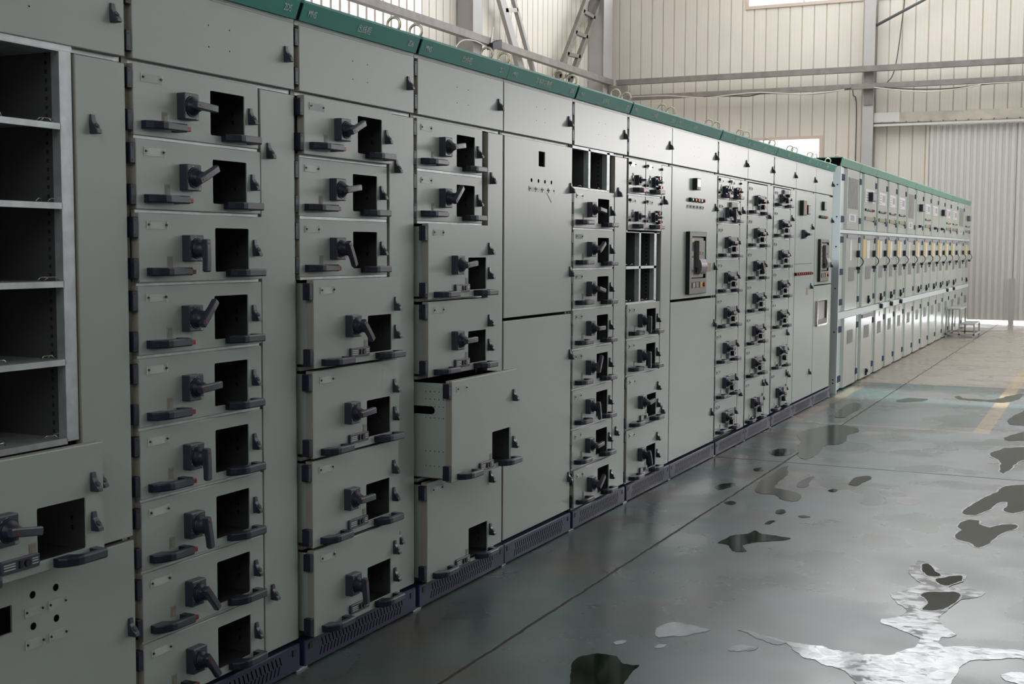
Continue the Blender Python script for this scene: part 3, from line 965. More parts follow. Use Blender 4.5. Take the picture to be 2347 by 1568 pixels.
# F ---- open pair of bays, then eight drawers -------------------------------
Fc = cabinet(3.2, 0.8, 'grey cabinet with an open two-bay compartment above eight rotary-switch drawers', '出线柜', '2D9', G, G)
carcass(Fc, 0.8)
def open_bays(cab, ztop, rows, split=0.247, y1=0.54):
    for r in range(rows):
        zb = ztop - ROW * (r + 1)
        s = shelf_strip(cab, zb + 0.004, 0.016, y1, deep=True)
        for y in (0.06, 0.14, 0.30, 0.42):
            put(ME['spring_clip'], 'spring_clip', s, (-0.03, y, zb + 0.003), (0, 0, random.uniform(-.6, .6)))
    b = MB()
    z0 = ztop - ROW * rows
    b.box(-0.034, -0.006, 0.500, 0.542, z0, ztop, 'galv')
    b.box(-0.60, -0.034, 0.5005, 0.5035, z0, ztop, 'tray')
    n = int((ztop - z0) / 0.0232)
    for i in range(n):
        z = z0 + 0.008 + i * 0.0232
        b.poly([(-0.050, 0.4998, z), (-0.062, 0.4998, z), (-0.062, 0.4998, z + 0.010), (-0.050, 0.4998, z + 0.010)], 'black')
    b.build('frame_post', cab)
    b = MB()
    b.box(-0.034, -0.006, split - 0.014, split + 0.014, z0, ztop, 'galv')
    b.box(-0.60, -0.034, split - 0.002, split + 0.002, z0, ztop, 'tray')
    b.build('partition', cab)
    b = MB()
    b.box(-0.034, -0.006, 0.016, 0.60, ztop - 0.010, ztop + 0.004, 'galv')
    b.build('frame_rail', cab)
open_bays(Fc, top_z, 1)
for i, a in enumerate((-6, 30, -10, 0, 62, -76, 4, 35)):
    zb = top_z - ROW * (i + 2)
    std_drawer(Fc, zb, 0.0 if i < 7 else 0.012, a)
    shelf_strip(Fc, zb)
cable_door(Fc, 0.8, latches=((0.648, 1.746), (0.645, 0.41)))

# G ---- half-width drawers, open four-pane bay ------------------------------
Gc = cabinet(4.0, 0.8, 'grey cabinet with a four-pane open compartment below four half-width drawers', '出线柜', '2D10', G, S)
carcass(Gc, 0.8)
for r in range(2):
    zb = top_z - ROW * (r + 1)
    half_drawer(Gc, zb, 0.199, 0.024)
    half_drawer(Gc, zb, 0.199, 0.318, lamps=True)
    shelf_strip(Gc, zb)
open_bays(Gc, top_z - 2 * ROW, 2)
for i, a in enumerate((-90, -88)):
    zb = top_z - ROW * (i + 5)
    std_drawer(Gc, zb, 0.0, a)
    shelf_strip(Gc, zb)
for i, a in enumerate((6, -66)):
    zb = top_z - 6 * ROW - 0.3119 * (i + 1)
    big_drawer(Gc, zb, 0.303, 0.004, a, shift=-0.003)
    shelf_strip(Gc, zb)
cable_door(Gc, 0.8, latches=((0.645, 1.73), (0.645, 0.44)))

# H ---- large circuit breaker cabinet ---------------------------------------
def circuit_breaker(d, y0, y1, z0, z1):
    """air circuit breaker front: grey escutcheon, recessed face, charging lever, buttons; local to door d"""
    w, h = y1 - y0, z1 - z0
    b = MB()
    b.loft([rrect(0, 0, w, 0, h, 0.006), rrect(0.022, 0, w, 0, h, 0.006), rrect(0.026, 0.004, w - 0.004, 0.004, h - 0.004, 0.005),
            rrect(0.026, 0.13 * w, 0.93 * w, 0.25 * h, 0.925 * h, 0.004), rrect(0.004, 0.13 * w, 0.93 * w, 0.25 * h, 0.925 * h, 0.004)],
           'greydark', False, True, mts=['black', 'black', 'greydark', 'black'])
    e = b.build('circuit_breaker', d, (0, y0, z0))
    b = MB()
    f0, f1, g0, g1 = 0.15 * w, 0.86 * w, 0.262 * h, 0.905 * h
    rbox(b, 0.005, 0.018, f0, f1, g0, g1, 0.004, 'greydark')
    b.box(0.018, 0.019, f0 + 0.01 * w, f0 + 0.16 * w, g1 - 0.075 * h, g1 - 0.02 * h, 'yellow')
    b.box(0.018, 0.0195, f0 + 0.02 * w, f0 + 0.13 * w, g0 + 0.13 * h, g0 + 0.43 * h, 'whitelamp')
    b.box(0.0195, 0.020, f0 + 0.03 * w, f0 + 0.12 * w, g0 + 0.32 * h, g0 + 0.35 * h, 'red')
    b.box(0.018, 0.0195, f0 + 0.02 * w, f0 + 0.12 * w, g0 + 0.02 * h, g0 + 0.10 * h, 'greyplastic')
    b.build('face_panel', e)
    b = MB()
    rbox(b, 0.019, 0.046, f0 + 0.22 * w, f0 + 0.56 * w, g0 + 0.16 * h, g1 - 0.05 * h, 0.004, 'greydark')
    b.box(0.046, 0.048, f0 + 0.27 * w, f0 + 0.37 * w, g0 + 0.37 * h, g0 + 0.42 * h, 'redlamp')
    b.box(0.046, 0.048, f0 + 0.43 * w, f0 + 0.52 * w, g0 + 0.37 * h, g0 + 0.42 * h, 'greenlamp')
    b.build('button_block', e)
    b = MB()
    hw = 0.17 * w
    yc = f0 + 0.42 * w
    loops = []
    for k in range(9):
        t = k / 8
        z = g0 + 0.06 * h + t * 0.24 * h
        x = 0.046 + 0.016 * math.sin(PI * t) ** 0.8
        loops.append([(0.030, yc - hw, z), (0.030, yc + hw, z), (x, yc + hw, z), (x, yc - hw, z)])
    b.loft(loops, 'greydark')
    b.build('charging_lever', e)
    b = MB()
    b.box(0.026, 0.028, 0.14 * w, 0.86 * w, 0.10 * h, 0.20 * h, 'black')
    b.box(0.028, 0.031, 0.17 * w, 0.30 * w, 0.11 * h, 0.18 * h, 'greyplastic')
    b.box(0.028, 0.031, 0.35 * w, 0.50 * w, 0.11 * h, 0.19 * h, 'greydark')
    b.box(0.028, 0.033, 0.58 * w, 0.72 * w, 0.105 * h, 0.195 * h, 'yellow')
    b.cyl((0.030, 0.76 * w, 0.15 * h), (0.045, 0.76 * w, 0.15 * h), 0.014, 0.013, 'red', 12)
    b.build('key_panel', e)
    return e
Hc = cabinet(4.8, 1.0, 'wide grey cabinet with a tall dark circuit breaker in its upper door', '进线柜', '2D11', S, G, hinge=False)
carcass(Hc, 1.0, divider=False)
ud = door(Hc, 'upper_door', 0.006, 0.996, 1.138, 1.970, latches=((0.945, 1.72), (0.94, 1.315)))
circuit_breaker(ud, 0.305 - 0.006, 0.69 - 0.006, 0.024, 0.434)
b = MB()
rbox(b, 0, 0.030, 0, 0.085, 0, 0.076, 0.003, 'black', 0.002)
b.box(0.030, 0.0312, 0.008, 0.077, 0.020, 0.070, 'whitelamp')
b.box(0.030, 0.0312, 0.040, 0.076, 0.004, 0.016, 'greydark')
ammeter_me = b.mesh('ammeter')
put(ammeter_me, 'ammeter', ud, (0, 0.425, 0.706))
for k, c in enumerate(('green', 'red', 'amber', 'white', 'red')):
    tag(put(ME['lamp_' + c], 'indicator_lamp', ud, (0, 0.362 + k * 0.068, 0.640)), c + ' indicator lamp')
for k in range(5):
    p = put(ME['nameplate'], 'nameplate', ud, (0, 0.305 + k * 0.074, 0.583))
    p.scale = (1, 0.75, 1)
b = MB()
b.box(0, 0.001, 0, 0.085, 0, 0.060, 'brown')
b.build('paper_label', ud, (0, 0.775, 0.165))
door(Hc, 'lower_door', 0.006, 1.02 - 0.024, 0.112, 1.122, latches=((0.925, 0.30), (0.955, 0.92)))

# I ---- half drawers then plated drawers ------------------------------------
Ic = cabinet(5.8, 0.8, 'grey cabinet of red and green capped drawers directly right of the large circuit breaker', '出线柜', '2D12', G, S)
carcass(Ic, 0.8)
z = 1.970
half_drawer(Ic, z - 0.165, 0.157, 0.024, lamps=True)
half_drawer(Ic, z - 0.165, 0.157, 0.318, lamps=True)
shelf_strip(Ic, z - 0.165)
z -= 0.165
far_drawer(Ic, z - 0.165, 0.157, -85)
shelf_strip(Ic, z - 0.165)
z -= 0.165
for i, a in enumerate((4, 0, -2, 5, 0, 3)):
    far_drawer(Ic, z - 0.251, 0.242, a)
    z -= 0.251
    shelf_strip(Ic, z)
cable_door(Ic, 0.8, latches=((0.66, 1.72), (0.655, 0.36)))

# J, K ---- drawer columns ending in two-latch deep drawers -------------------
Jc = cabinet(6.6, 0.8, 'grey drawer cabinet just right of a thick black seam, second right of the circuit breaker', '出线柜', '2D13', S, S, hinge=False)
carcass(Jc, 0.8)
z = 1.965
for i, a in enumerate((4, 0, -52, 0, 4, 0)):
    far_drawer(Jc, z - 0.2505, 0.242, a)
    z -= 0.2505
    shelf_strip(Jc, z)
far_drawer(Jc, 0.112, z - 0.112 - 0.008, -10, cover=True, latches=(0.255,))
cable_door(Jc, 0.8, latches=((0.645, 1.70), (0.635, 0.365)))
Kc = cabinet(7.4, 0.8, 'grey drawer cabinet immediately left of the panel with the row of red lamps', '出线柜', '2D14', G, S)
carcass(Kc, 0.8)
z = 1.965
for i, (hh, a) in enumerate(((0.168, 5), (0.251, 0), (0.251, 0), (0.251, -3), (0.251, 3))):
    far_drawer(Kc, z - hh, hh - 0.008, a)
    z -= hh
    shelf_strip(Kc, z)
far_drawer(Kc, z - 0.335, 0.327, -12, cover=True, latches=(0.265,))
shelf_strip(Kc, z - 0.335)
z -= 0.335
far_drawer(Kc, 0.112, z - 0.112 - 0.008, -12, cover=True, latches=(0.265,))
cable_door(Kc, 0.8, latches=((0.645, 1.70), (0.62, 0.36)))

# L ---- red lamp panel -------------------------------------------------------
Lc = cabinet(8.2, 0.8, 'grey cabinet panel with a row of nine red lamps below a black rotary handle', '出线柜', '2D15', S, S, hinge=False, holes=False)
carcass(Lc, 0.8, divider=False)
ld = door(Lc, 'front_door', 0.006, 0.794, 0.112, 1.966, latches=((0.655, 1.640), (0.650, 1.100), (0.655, 0.310)))
b = MB()
rbox(b, 0, 0.034, 0, 0.135, 0, 0.130, 0.003, 'black', 0.002)
b.box(0.034, 0.035, 0.008, 0.127, 0.010, 0.120, 'brown')
b.build('voltmeter', ld, (0, 0.150, 1.645))
b = MB()
rbox(b, 0, 0.040, 0, 0.095, 0, 0.085, 0.003, 'black', 0.002)
b.box(0.040, 0.041, 0.008, 0.087, 0.010, 0.076, 'greyplastic')
b.build('selector_meter', ld, (0, 0.310, 1.655))
o = put(ME['rotary_switch'], 'rotary_switch', ld, (0, 0.28, 1.480))
put(ME['switch_lever'], 'switch_lever', ld, (0, 0.28, 1.480), (0.05, 0, 0))
for k in range(9):
    tag(put(ME['lamp_red'], 'indicator_lamp', ld, (0, 0.010 + k * 0.078, 1.130)), 'red indicator lamp')
for k in range(9):
    b = MB()
    b.box(0, 0.001, 0, 0.055, 0, 0.012, 'white')
    b.cyl((0.001, 0.027, 0.006), (0.003, 0.027, 0.006), 0.003, 0.003, 'black', 8)
    b.build('tag_plate', ld, (0, 0.0 + k * 0.078, 1.080))
b = MB()
b.box(0, 0.002, 0, 0.68, 0, 0.007, 'greydark')
b.build('slot_line', ld, (0, -0.0, 1.215))
b = MB()
b.box(0, 0.001, 0, 0.075, 0, 0.065, 'brown')
b.build('paper_label', ld, (0, 0.47, 0.935))

# M ---- end cabinet ------------------------------------------------------------
Mc = cabinet(9.0, 0.8, 'last grey cabinet of the near row with a narrow circuit breaker and a steel hood', '进线柜', '2D16', S, G, hinge=False, holes=False)
carcass(Mc, 0.8, divider=False)
ud = door(Mc, 'upper_door', 0.006, 0.780, 1.128, 1.966, latches=((0.745, 1.720), (0.745, 1.285)))
circuit_breaker(ud, 0.145, 0.535, 0.026, 0.428)
b = MB()
rbox(b, 0, 0.026, 0, 0.105, 0, 0.080, 0.003, 'black', 0.002)
b.box(0.026, 0.027, 0.008, 0.097, 0.010, 0.074, 'greyplastic')
b.build('ammeter', ud, (0, 0.27, 0.700))
for k, c in enumerate(('green', 'green', 'red', 'amber', 'white')):
    tag(put(ME['lamp_' + c], 'indicator_lamp', ud, (0, 0.175 + k * 0.072, 0.636)), c + ' indicator lamp')
lo = door(Mc, 'lower_door', 0.006, 0.780, 0.112, 1.118, latches=((-0.10, 0.30),) if False else ())
b = MB()
hy0, hy1, hz0, hz1 = 0.10, 0.56, 0.62, 0.875
b.loft([rrect(0, hy0, hy1, hz0, hz1, 0.02), rrect(0.018, hy0 + .004, hy1 - .004, hz0 + .004, hz1 - .004, 0.018),
        rrect(0.018, hy0 + .020, hy1 - .020, hz0 + .020, hz1 - .012, 0.014), rrect(0.012, hy0 + .06, hy1 - .035, hz0 + .065, hz1 - .018, 0.010),
        rrect(0.004, hy0 + .065, hy1 - .04, hz0 + .07, hz1 - .020, 0.008)],
       'steel', False, True, mts=['steel', 'steel', 'darksteel', 'darksteel'])
b.build('steel_hood', lo)
for cab_ in (Mc,):
    b = MB()
    b.box(-0.62, 0.0, 0.786, 0.798, 0.10, 2.205, 'paint')
    b.build('side_panel', cab_)

# ------------------------------------------------------------------ far row of tall cabinets
HV = [10.12, 11.20, 12.20, 12.98, 13.74, 14.53, 15.40, 16.22, 17.07, 17.95, 18.80, 19.68, 20.67, 21.75, 22.86]
hv_lab = [
    'nearest tall pale cabinet of the far row, big blue hinges, plastic film on top',
    'second tall pale cabinet of the far row, black relay on a white sheet',
    'third tall pale cabinet from the near end of the far row',
    'fourth tall pale cabinet from the near end of the far row',
    'fifth tall pale cabinet from the near end of the far row',
    'sixth tall cabinet of the far row with plastic film and no yellow strip',
    'seventh tall cabinet of the far row with a bare black relay',
    'eighth tall cabinet from the near end of the far row',
    'ninth tall cabinet from the near end of the far row',
    'tenth tall cabinet from the near end of the far row',
    'fourth tall pale cabinet from the far end of the far row',
    'third tall pale cabinet from the far end of the far row',
    'next-to-last tall cabinet of the far row with plastic film on its upper door',
    'last tall cabinet of the far row, beside the corrugated sliding door',
]
hv_kind = ['film', 'relaypaper', 'paper', 'paper', 'paper', 'film', 'relay', 'paper', 'knobpaper', 'relay', 'paper', 'paper', 'film', 'greyrelay']
def hv_door(cab, name, w, d0, z0, z1):
    # pilaster ridges on the hinge side, then the flat door leaf
    b = MB()
    p = d0
    prof = [(-0.045, 0.0), (-0.030, 0.0), (-0.030, p * 0.30), (-0.012, p * 0.36), (-0.012, p * 0.62), (-0.026, p * 0.68), (-0.026, p * 0.86), (0.0, p), (0.0, w), (-0.045, w)]
    n = len(prof)
    b.loft([[(x, y, z0) for x, y in prof], [(x, y, z1) for x, y in prof]], 'paint_far',
           mts=['paint_far'])
    # pilaster faces take a darker, greener copy: their shade put into colour
    for i in range(len(b.f)):
        ys = [b.v[q][1] for q in b.f[i]]
        if max(ys) <= p + 1e-4:
            b.m[i] = b.mi('pilaster')
    return b.build(name, cab)
def hv_cabinet(i):
    y0, y1 = HV[i], HV[i + 1]
    w = y1 - y0
    cab = thing('tall_cabinet', hv_lab[i], 'cabinet', (0, y0, 0), 'tall pale cabinets of the far row')
    d0 = 0.40 if i == 0 else 0.30 * min(1, w)
    wd_ = w - 0.006
    kind = hv_kind[i]
    b = MB()
    b.box(-1.40, -0.045, 0.004, w - 0.004, 0.02, 2.30, 'paint_far')
    b.box(-1.38, -0.06, 0.01, w - 0.01, 0.0, 0.02, 'dark')
    b.build('body', cab)
    b = MB()
    g0 = 0.012 if i in (1, 2, 6, 8, 9, 11) else 0.002
    b.prism_y([(0.002, 2.298), (0.026, 2.372), (0.020, 2.384), (-0.9, 2.384), (-0.9, 2.378), (0.014, 2.376), (-0.002, 2.298)], g0, w - 0.002, 'green_far')
    b.build('fascia', cab)
    for yy in (0.12, w - 0.12):
        put(ME['lifting_eye'], 'lifting_eye', cab, (-0.06, yy, 2.352))
    u = hv_door(cab, 'instrument_door', wd_, d0, 1.668, 2.292)
    mdl = hv_door(cab, 'breaker_door', wd_, d0, 0.824, 1.620)
    lw = hv_door(cab, 'cable_door', wd_, d0, 0.020, 0.746)
    b = MB()
    b.box(-0.045, 0.006, 0.0, w, 1.626, 1.662, 'end')
    b.build('upper_rail', cab)
    b = MB()
    b.box(-0.045, 0.010, 0.0, w, 0.752, 0.818, 'end')
    b.build('middle_rail', cab)
    hw = 0.24 if i == 0 else 0.11
    for par, zs in ((u, (2.160, 1.738)), (mdl, (1.530, 1.200, 0.890)), (lw, (0.610, 0.100))):
        for zz in zs:
            b = MB()
            rbox(b, -0.03, 0.004, 0.012, 0.012 + hw, zz, zz + 0.062, 0.004, 'blue')
            b.build('hinge', par)
    L = wd_ - d0                                  # door leaf width
    def at(f):
        return d0 + f * L
    # ---- upper door
    if kind == 'film':
        b = MB()
        b.box(0, 0.003, at(.10), at(.90), 1.885, 2.205, 'film')
        b.poly([(0.004, at(.82), 2.20), (0.006, at(.50), 2.06), (0.004, at(.16), 1.90), (0.005, at(.10), 1.89), (0.009, at(.45), 2.06)], 'plate')
        b.build('plastic_film', u)
        b = MB()
        b.box(0, 0.002, at(.16), at(.75), 1.750, 1.830, 'white')
        b.box(0.002, 0.0026, at(.30), at(.62), 1.762, 1.818, 'lilac')
        b.build('paper_sheet', u)
    if kind in ('relaypaper', 'paper', 'knobpaper'):
        b = MB()
        b.box(0, 0.002, at(.10), at(.95), 1.985, 2.13, 'white')
        for k in range(4):
            b.box(0.002, 0.0025, at(.16), at(.40), 2.00 + k * 0.03, 2.012 + k * 0.03, 'lilac')
        if kind != 'relaypaper':
            b.box(0.002, 0.003, at(.52), at(.86), 2.02, 2.10, 'lilac')
        b.build('paper_sheet', u)
    if kind in ('relaypaper', 'relay', 'greyrelay'):
        b = MB()
        x0 = at(.38)
        rbox(b, 0.002, 0.05, x0, x0 + 0.26 * min(w, 1), 2.0, 2.10, 0.004, 'black' if kind != 'greyrelay' else 'greydark')
        b.box(0.05, 0.052, x0 + .02, x0 + 0.24 * min(w, 1), 2.01, 2.09, 'lilac')
        b.build('relay', u)
    if kind in ('relaypaper', 'paper', 'greyrelay'):
        for k, c in enumerate(('white', 'white', 'white', 'amber', 'red')):
            put(ME['lamp_' + c], 'indicator_lamp', u, (0, at(.12 + .17 * k), 1.90))
        b = MB()
        b.box(0, 0.012, at(.08), at(.86), 1.785, 1.825, 'olive')
        b.box(0, 0.016, at(.86), at(.98), 1.772, 1.830, 'black')
        b.build('terminal_strip', u)
    if kind in ('relay', 'knobpaper'):
        b = MB()
        b.cyl((0, at(.4), 1.79), (0.04, at(.4), 1.79), 0.022, 0.018, 'black', 12)
        b.build('knob', u)
    # ---- middle door
    b = MB()
    b.box(0, 0.012, at(.04), at(.92), 1.578, 1.614, 'lilac')
    b.build('door_plate', mdl)
    if kind != 'film':
        b = MB()
        b.box(0, 0.002, at(.02), at(.27), 1.365, 1.575, 'yellow')
        b.build('warning_strip', mdl)
        b = MB()
        b.box(0, 0.002, at(.34), at(.62), 1.36, 1.56, 'white')
        b.build('instruction_sheet', mdl)
        b = MB()
        b.cyl((0, at(.55), 0.885), (0.03, at(.55), 0.885), 0.020, 0.018, 'black', 10)
        b.box(0.0, 0.020, at(.55) - 0.010, at(.55) + 0.010, 0.85, 0.94, 'navy')
        b.build('knob', mdl)
    else:
        b = MB()
        b.box(0, 0.002, at(.32), at(.48), 1.345, 1.56, 'white')
        b.build('instruction_sheet', mdl)
    def vent(par, z0, z1):
        b = MB()
        b.box(0, 0.0015, at(.25), at(.72), z0, z1, 'ventgrey')
        n = int((z1 - z0) / 0.016)
        for k in range(n):
            b.box(0.0015, 0.003, at(.27), at(.70), z0 + 0.004 + k * 0.016, z0 + 0.009 + k * 0.016, 'greydark')
        b.build('vent', par)
    vent(mdl, 1.125, 1.275)
    vent(lw, 0.465, 0.608)
    # loop handle on the latch side
    b = MB()
    yy = wd_ - 0.055
    rbox(b, 0, 0.035, yy - 0.018, yy + 0.02, 1.375, 1.450, 0.010, 'navy')
    pts = []
    for k in range(15):
        t = k / 14
        pts.append((0.02 + 0.03 * math.sin(PI * t), yy + 0.02 + 0.10 * math.sin(PI * t) ** 0.7, 1.390 - 0.130 * t))
    b.tube(pts, 0.006, 'navy', 6)
    rbox(b, 0, 0.04, yy - 0.012, yy + 0.026, 1.240, 1.275, 0.008, 'black')
    b.build('door_handle', mdl)
    if i in (2, 3, 4, 10, 11):
        b = MB()
        b.cyl((0.0, at(.42), 0.79), (0.045, at(.42), 0.79), 0.030, 0.028, 'black', 14)
        b.box(0.0, 0.012, at(.30), at(.60), 0.806, 0.83, 'greyplastic')
        b.build('interlock_knob', mdl)
        if i < 5:
            b = MB()
            b.box(0, 0.002, at(.45), at(.55), 0.665, 0.725, 'brown')
            b.build('paper_label', lw)
    if i == 1:
        b = MB()
        b.box(0, 0.014, at(.02), at(.98), 0.695, 0.735, 'lilac')
        b.build('door_plate', lw)
        b = MB()
        b.cyl((0, at(.5), 0.085), (0.03, at(.5), 0.085), 0.020, 0.018, 'black', 10)
        b.box(0.0, 0.018, at(.5) - 0.012, at(.5) + 0.012, 0.035, 0.11, 'navy')
        b.build('knob', lw)
    if i == 0:
        b = MB()
        b.box(-0.9, -0.002, 0.004, 0.02, 2.302, 2.374, 'hole')  # black filler standing in for the shade inside the open fascia end
        b.box(-1.40, 0.016, -0.035, -0.003, 0.0, 2.29, 'end')
        for zz in (0.10, 0.135, 0.62, 1.06, 1.48, 1.78, 2.10):
            b.box(-0.024, -0.010, -0.0356, -0.034, zz, zz + 0.014, 'black')
        b.build('side_panel', cab)
    return cab
for i in range(14):
    hv_cabinet(i)

# ------------------------------------------------------------------ the hall
def st(o):
    o['kind'] = 'structure'
    return o
b = MB()
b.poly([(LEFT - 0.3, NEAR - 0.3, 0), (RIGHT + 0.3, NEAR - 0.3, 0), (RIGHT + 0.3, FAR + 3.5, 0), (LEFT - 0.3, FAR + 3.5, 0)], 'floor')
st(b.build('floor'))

def ribbed(name, axis, pos, a0, a1, z0, z1, pitch, mt, openings=(), depth=0.012, sign=1, phase=0.0, groove=0.022, flutes=True, joint=None):
    """vertical-rib sheet in the plane axis=pos facing sign; openings are (a0, a1, z0, z1)"""
    prof = []
    n0 = math.floor((a0 - phase) / pitch)
    a = n0 * pitch + phase
    while a < a1 + pitch:
        prof += [(a - groove, 0.0), (a - groove * 0.35, -depth), (a + groove * 0.35, -depth), (a + groove, 0.0)]
        if flutes:
            for f in (0.36, 0.64):
                c = a + f * pitch
                prof += [(c - 0.012, 0.0), (c, -0.0015), (c + 0.012, 0.0)]
        a += pitch
    prof = [(min(max(p, a0), a1), d) for p, d in prof if a0 - pitch < p < a1 + pitch]
    prof = sorted(set([(a0, 0.0)] + prof + [(a1, 0.0)]))
    cuts = sorted({a0, a1} | {q for o in openings for q in o[:2] if a0 < q < a1})
    full = []
    for p in prof:
        full.append(p)
    for c in cuts:
        full.append((c, 0.0))
    full = sorted(set(full))
    b = MB()
    for (p, d), (q, e) in zip(full, full[1:]):
        if q - p < 1e-6:
            continue
        mid = (p + q) / 2
        zs = [(z0, z1)]
        for o in openings:
            if o[0] < mid < o[1]:
                nz = []
                for s0, s1 in zs:
                    if o[3] <= s0 or o[2] >= s1:
                        nz.append((s0, s1)); continue
                    if o[2] > s0: nz.append((s0, o[2]))
                    if o[3] < s1: nz.append((o[3], s1))
                zs = nz
        for s0, s1 in zs:
            def P(t, dd, z):
                v = pos + sign * dd
                return (t, v, z) if axis == 'y' else (v, t, z)
            b.poly([P(p, d, s0), P(q, e, s0), P(q, e, s1), P(p, d, s1)], joint if joint and (d <= -depth * 0.5 or e <= -depth * 0.5) else mt)
    return b.build(name)

DOOR_X0, DOOR_X1, DOOR_TOP = -0.97, 4.3, 3.98
far_open = WIN_FAR + [(DOOR_X0 + 0.05, DOOR_X1, -0.1, DOOR_TOP - 0.05)]
st(ribbed('wall_back', 'y', FAR, LEFT, RIGHT, 0, TOP, 0.2575, 'cream', far_open, sign=-1, phase=-7.74, depth=0.016, groove=0.013, joint='joint'))
TR = (7.2, 16.1, 3.4, 8.2)
st(ribbed('wall_left', 'x', LEFT, NEAR, FAR, 0, TOP, 0.25, 'cream', [TR], sign=1, phase=0.1, depth=0.016, groove=0.013, joint='joint'))
st(ribbed('window_8', 'x', LEFT - 0.004, TR[0], TR[1], TR[2], TR[3], 0.25, 'trans', (), sign=1, phase=0.1, groove=0.03, joint='joint'))
st(ribbed('baseboard_right', 'x', RIGHT, NEAR, FAR, 0, 2.1, 0.5, 'lowwall', (), sign=-1, flutes=False))  # unseen dark band, added to dim the lower near cabinet panels
st(ribbed('wall_right', 'x', RIGHT, NEAR, FAR, 2.1, TOP, 0.5, 'cream', ADDED_WIN_RIGHT, sign=-1, flutes=False))
st(ribbed('wall_front', 'y', NEAR, LEFT, RIGHT, 0, TOP, 0.5, 'cream', [(-2.0, 6.0, 4.2, 6.8)], sign=1, flutes=False))
b = MB()
xs = sorted({LEFT, RIGHT} | {q for s in [SLOT] for q in s[:2]})
ys = sorted({NEAR, FAR} | {q for s in [SLOT] for q in s[2:]})
for xa, xb in zip(xs, xs[1:]):
    for ya, yb in zip(ys, ys[1:]):
        mx, my = (xa + xb) / 2, (ya + yb) / 2
        if any(s[0] < mx < s[1] and s[2] < my < s[3] for s in [SLOT]):
            continue
        b.box(xa, xb, ya, yb, TOP, TOP + 0.08, 'ceil')
st(b.build('ceiling'))

# windows: frame, mullions and glass
wn = 0
def window(axis, pos, a0, a1, z0, z1, sign, bars):
    global wn
    wn += 1
    b = MB()
    def bx(p, q, s, t, d0, d1, mt):
        lo, hi = sorted((pos + sign * d0, pos + sign * d1))
        if axis == 'y': b.box(p, q, lo, hi, s, t, mt)
        else: b.box(lo, hi, p, q, s, t, mt)
    f = 0.06
    bx(a0 - f, a0 + 0.01, z0 - f, z1 + f, -0.12, 0.03, 'frame')
    bx(a1 - 0.01, a1 + f, z0 - f, z1 + f, -0.12, 0.03, 'frame')
    bx(a0 + 0.01, a1 - 0.01, z1 - 0.01, z1 + f, -0.12, 0.03, 'frame')
    bx(a0 + 0.01, a1 - 0.01, z0 - f, z0 + 0.01, -0.12, 0.03, 'frame')
    for k in range(1, bars):
        c = a0 + (a1 - a0) * k / bars
        bx(c - 0.02, c + 0.02, z0, z1, -0.08, -0.02, 'frame')
    bx(a0, a1, z0, z1, -0.055, -0.049, 'glass')
    st(b.build('window_%d' % wn))
for (x0, x1, z0, z1) in WIN_FAR:
    window('y', FAR, x0, x1, z0, z1, -1, 2 if x1 - x0 < 3 else 4)
wn = 8
for (y0, y1, z0, z1) in ADDED_WIN_RIGHT:
    window('x', RIGHT, y0, y1, z0, z1, -1, 4)  # frames of the windows added on the unseen right wall
window('y', NEAR, -2.0, 6.0, 4.2, 6.8, 1, 5)  # unseen near-wall window, added for the fill lamp outside it

# sliding sheet door with daylight showing under it
st(ribbed('door_1', 'y', FAR - 0.10, DOOR_X0, 0.70, 0.055, DOOR_TOP, 0.119, 'doorsheet', (), depth=0.034, sign=-1, phase=-0.97, groove=0.034, flutes=False))
st(ribbed('door_2', 'y', FAR - 0.10, 0.70, DOOR_X1 + 0.1, 0.055, DOOR_TOP, 0.119, 'doorsheet', (), depth=0.034, sign=-1, phase=-0.97, groove=0.034, flutes=False))
tn = 0
def trim(mb):
    global tn
    tn += 1
    return st(mb.build('trim_%d' % tn))
b = MB(); b.box(0.655, 0.755, FAR - 0.16, FAR - 0.04, 0.0, 0.9, 'greywall'); trim(b)
b = MB()
b.box(-2.07, DOOR_X1 + 0.4, FAR - 0.20, FAR - 0.06, 4.06, 4.255, 'rusty')
b.box(-2.07, -1.54, FAR - 0.215, FAR - 0.05, 4.07, 4.265, 'doorsheet')
for k in range(26):
    b.box(-1.9 + k * 0.24, -1.87 + k * 0.24, FAR - 0.222, FAR - 0.195, 4.045, 4.075, 'greydark')
trim(b)
b = MB(); b.box(-2.07, DOOR_X1 + 0.4, FAR - 0.25, FAR - 0.18, 3.985, 4.030, 'doorsheet'); trim(b)

# columns
def column(x, y, facing):
    b = MB()
    if facing == 'y':
        b.box(x - 0.11, x + 0.11, y - 0.012, y, 0, TOP, 'greywall')
        b.box(x - 0.006, x + 0.006, y, y + 0.28, 0, TOP, 'greywall')
        b.box(x - 0.11, x + 0.11, y + 0.28, y + 0.292, 0, TOP, 'greywall')
        b.box(x + 0.085, x + 0.108, y, y + 0.28, 0, TOP, 'darkbrace')  # added dark strip: the column's shaded side put in as colour
    else:
        b.box(x - 0.012, x, y - 0.13, y + 0.13, 0, TOP, 'greywall')
        b.box(x - 0.28, x, y - 0.006, y + 0.006, 0, TOP, 'greywall')
        b.box(x - 0.292, x - 0.28, y - 0.13, y + 0.13, 0, TOP, 'greywall')
    return trim(b)
column(-2.155, FAR - 0.32, 'y')
column(4.9, FAR - 0.32, 'y')
def boxcolumn(x0, x1, y0, y1):
    b = MB()
    b.box(x0, x1, y0, y1, 0, TOP, 'greywall')
    b.box(x1, x1 + 0.012, y0 - 0.04, y1 + 0.04, 0, TOP, 'greywall')
    return trim(b)
boxcolumn(-8.19, -7.86, 17.35, 17.62)
boxcolumn(-8.19, -7.82, 23.55, 24.0)
boxcolumn(-8.19, -7.86, 11.2, 11.47)

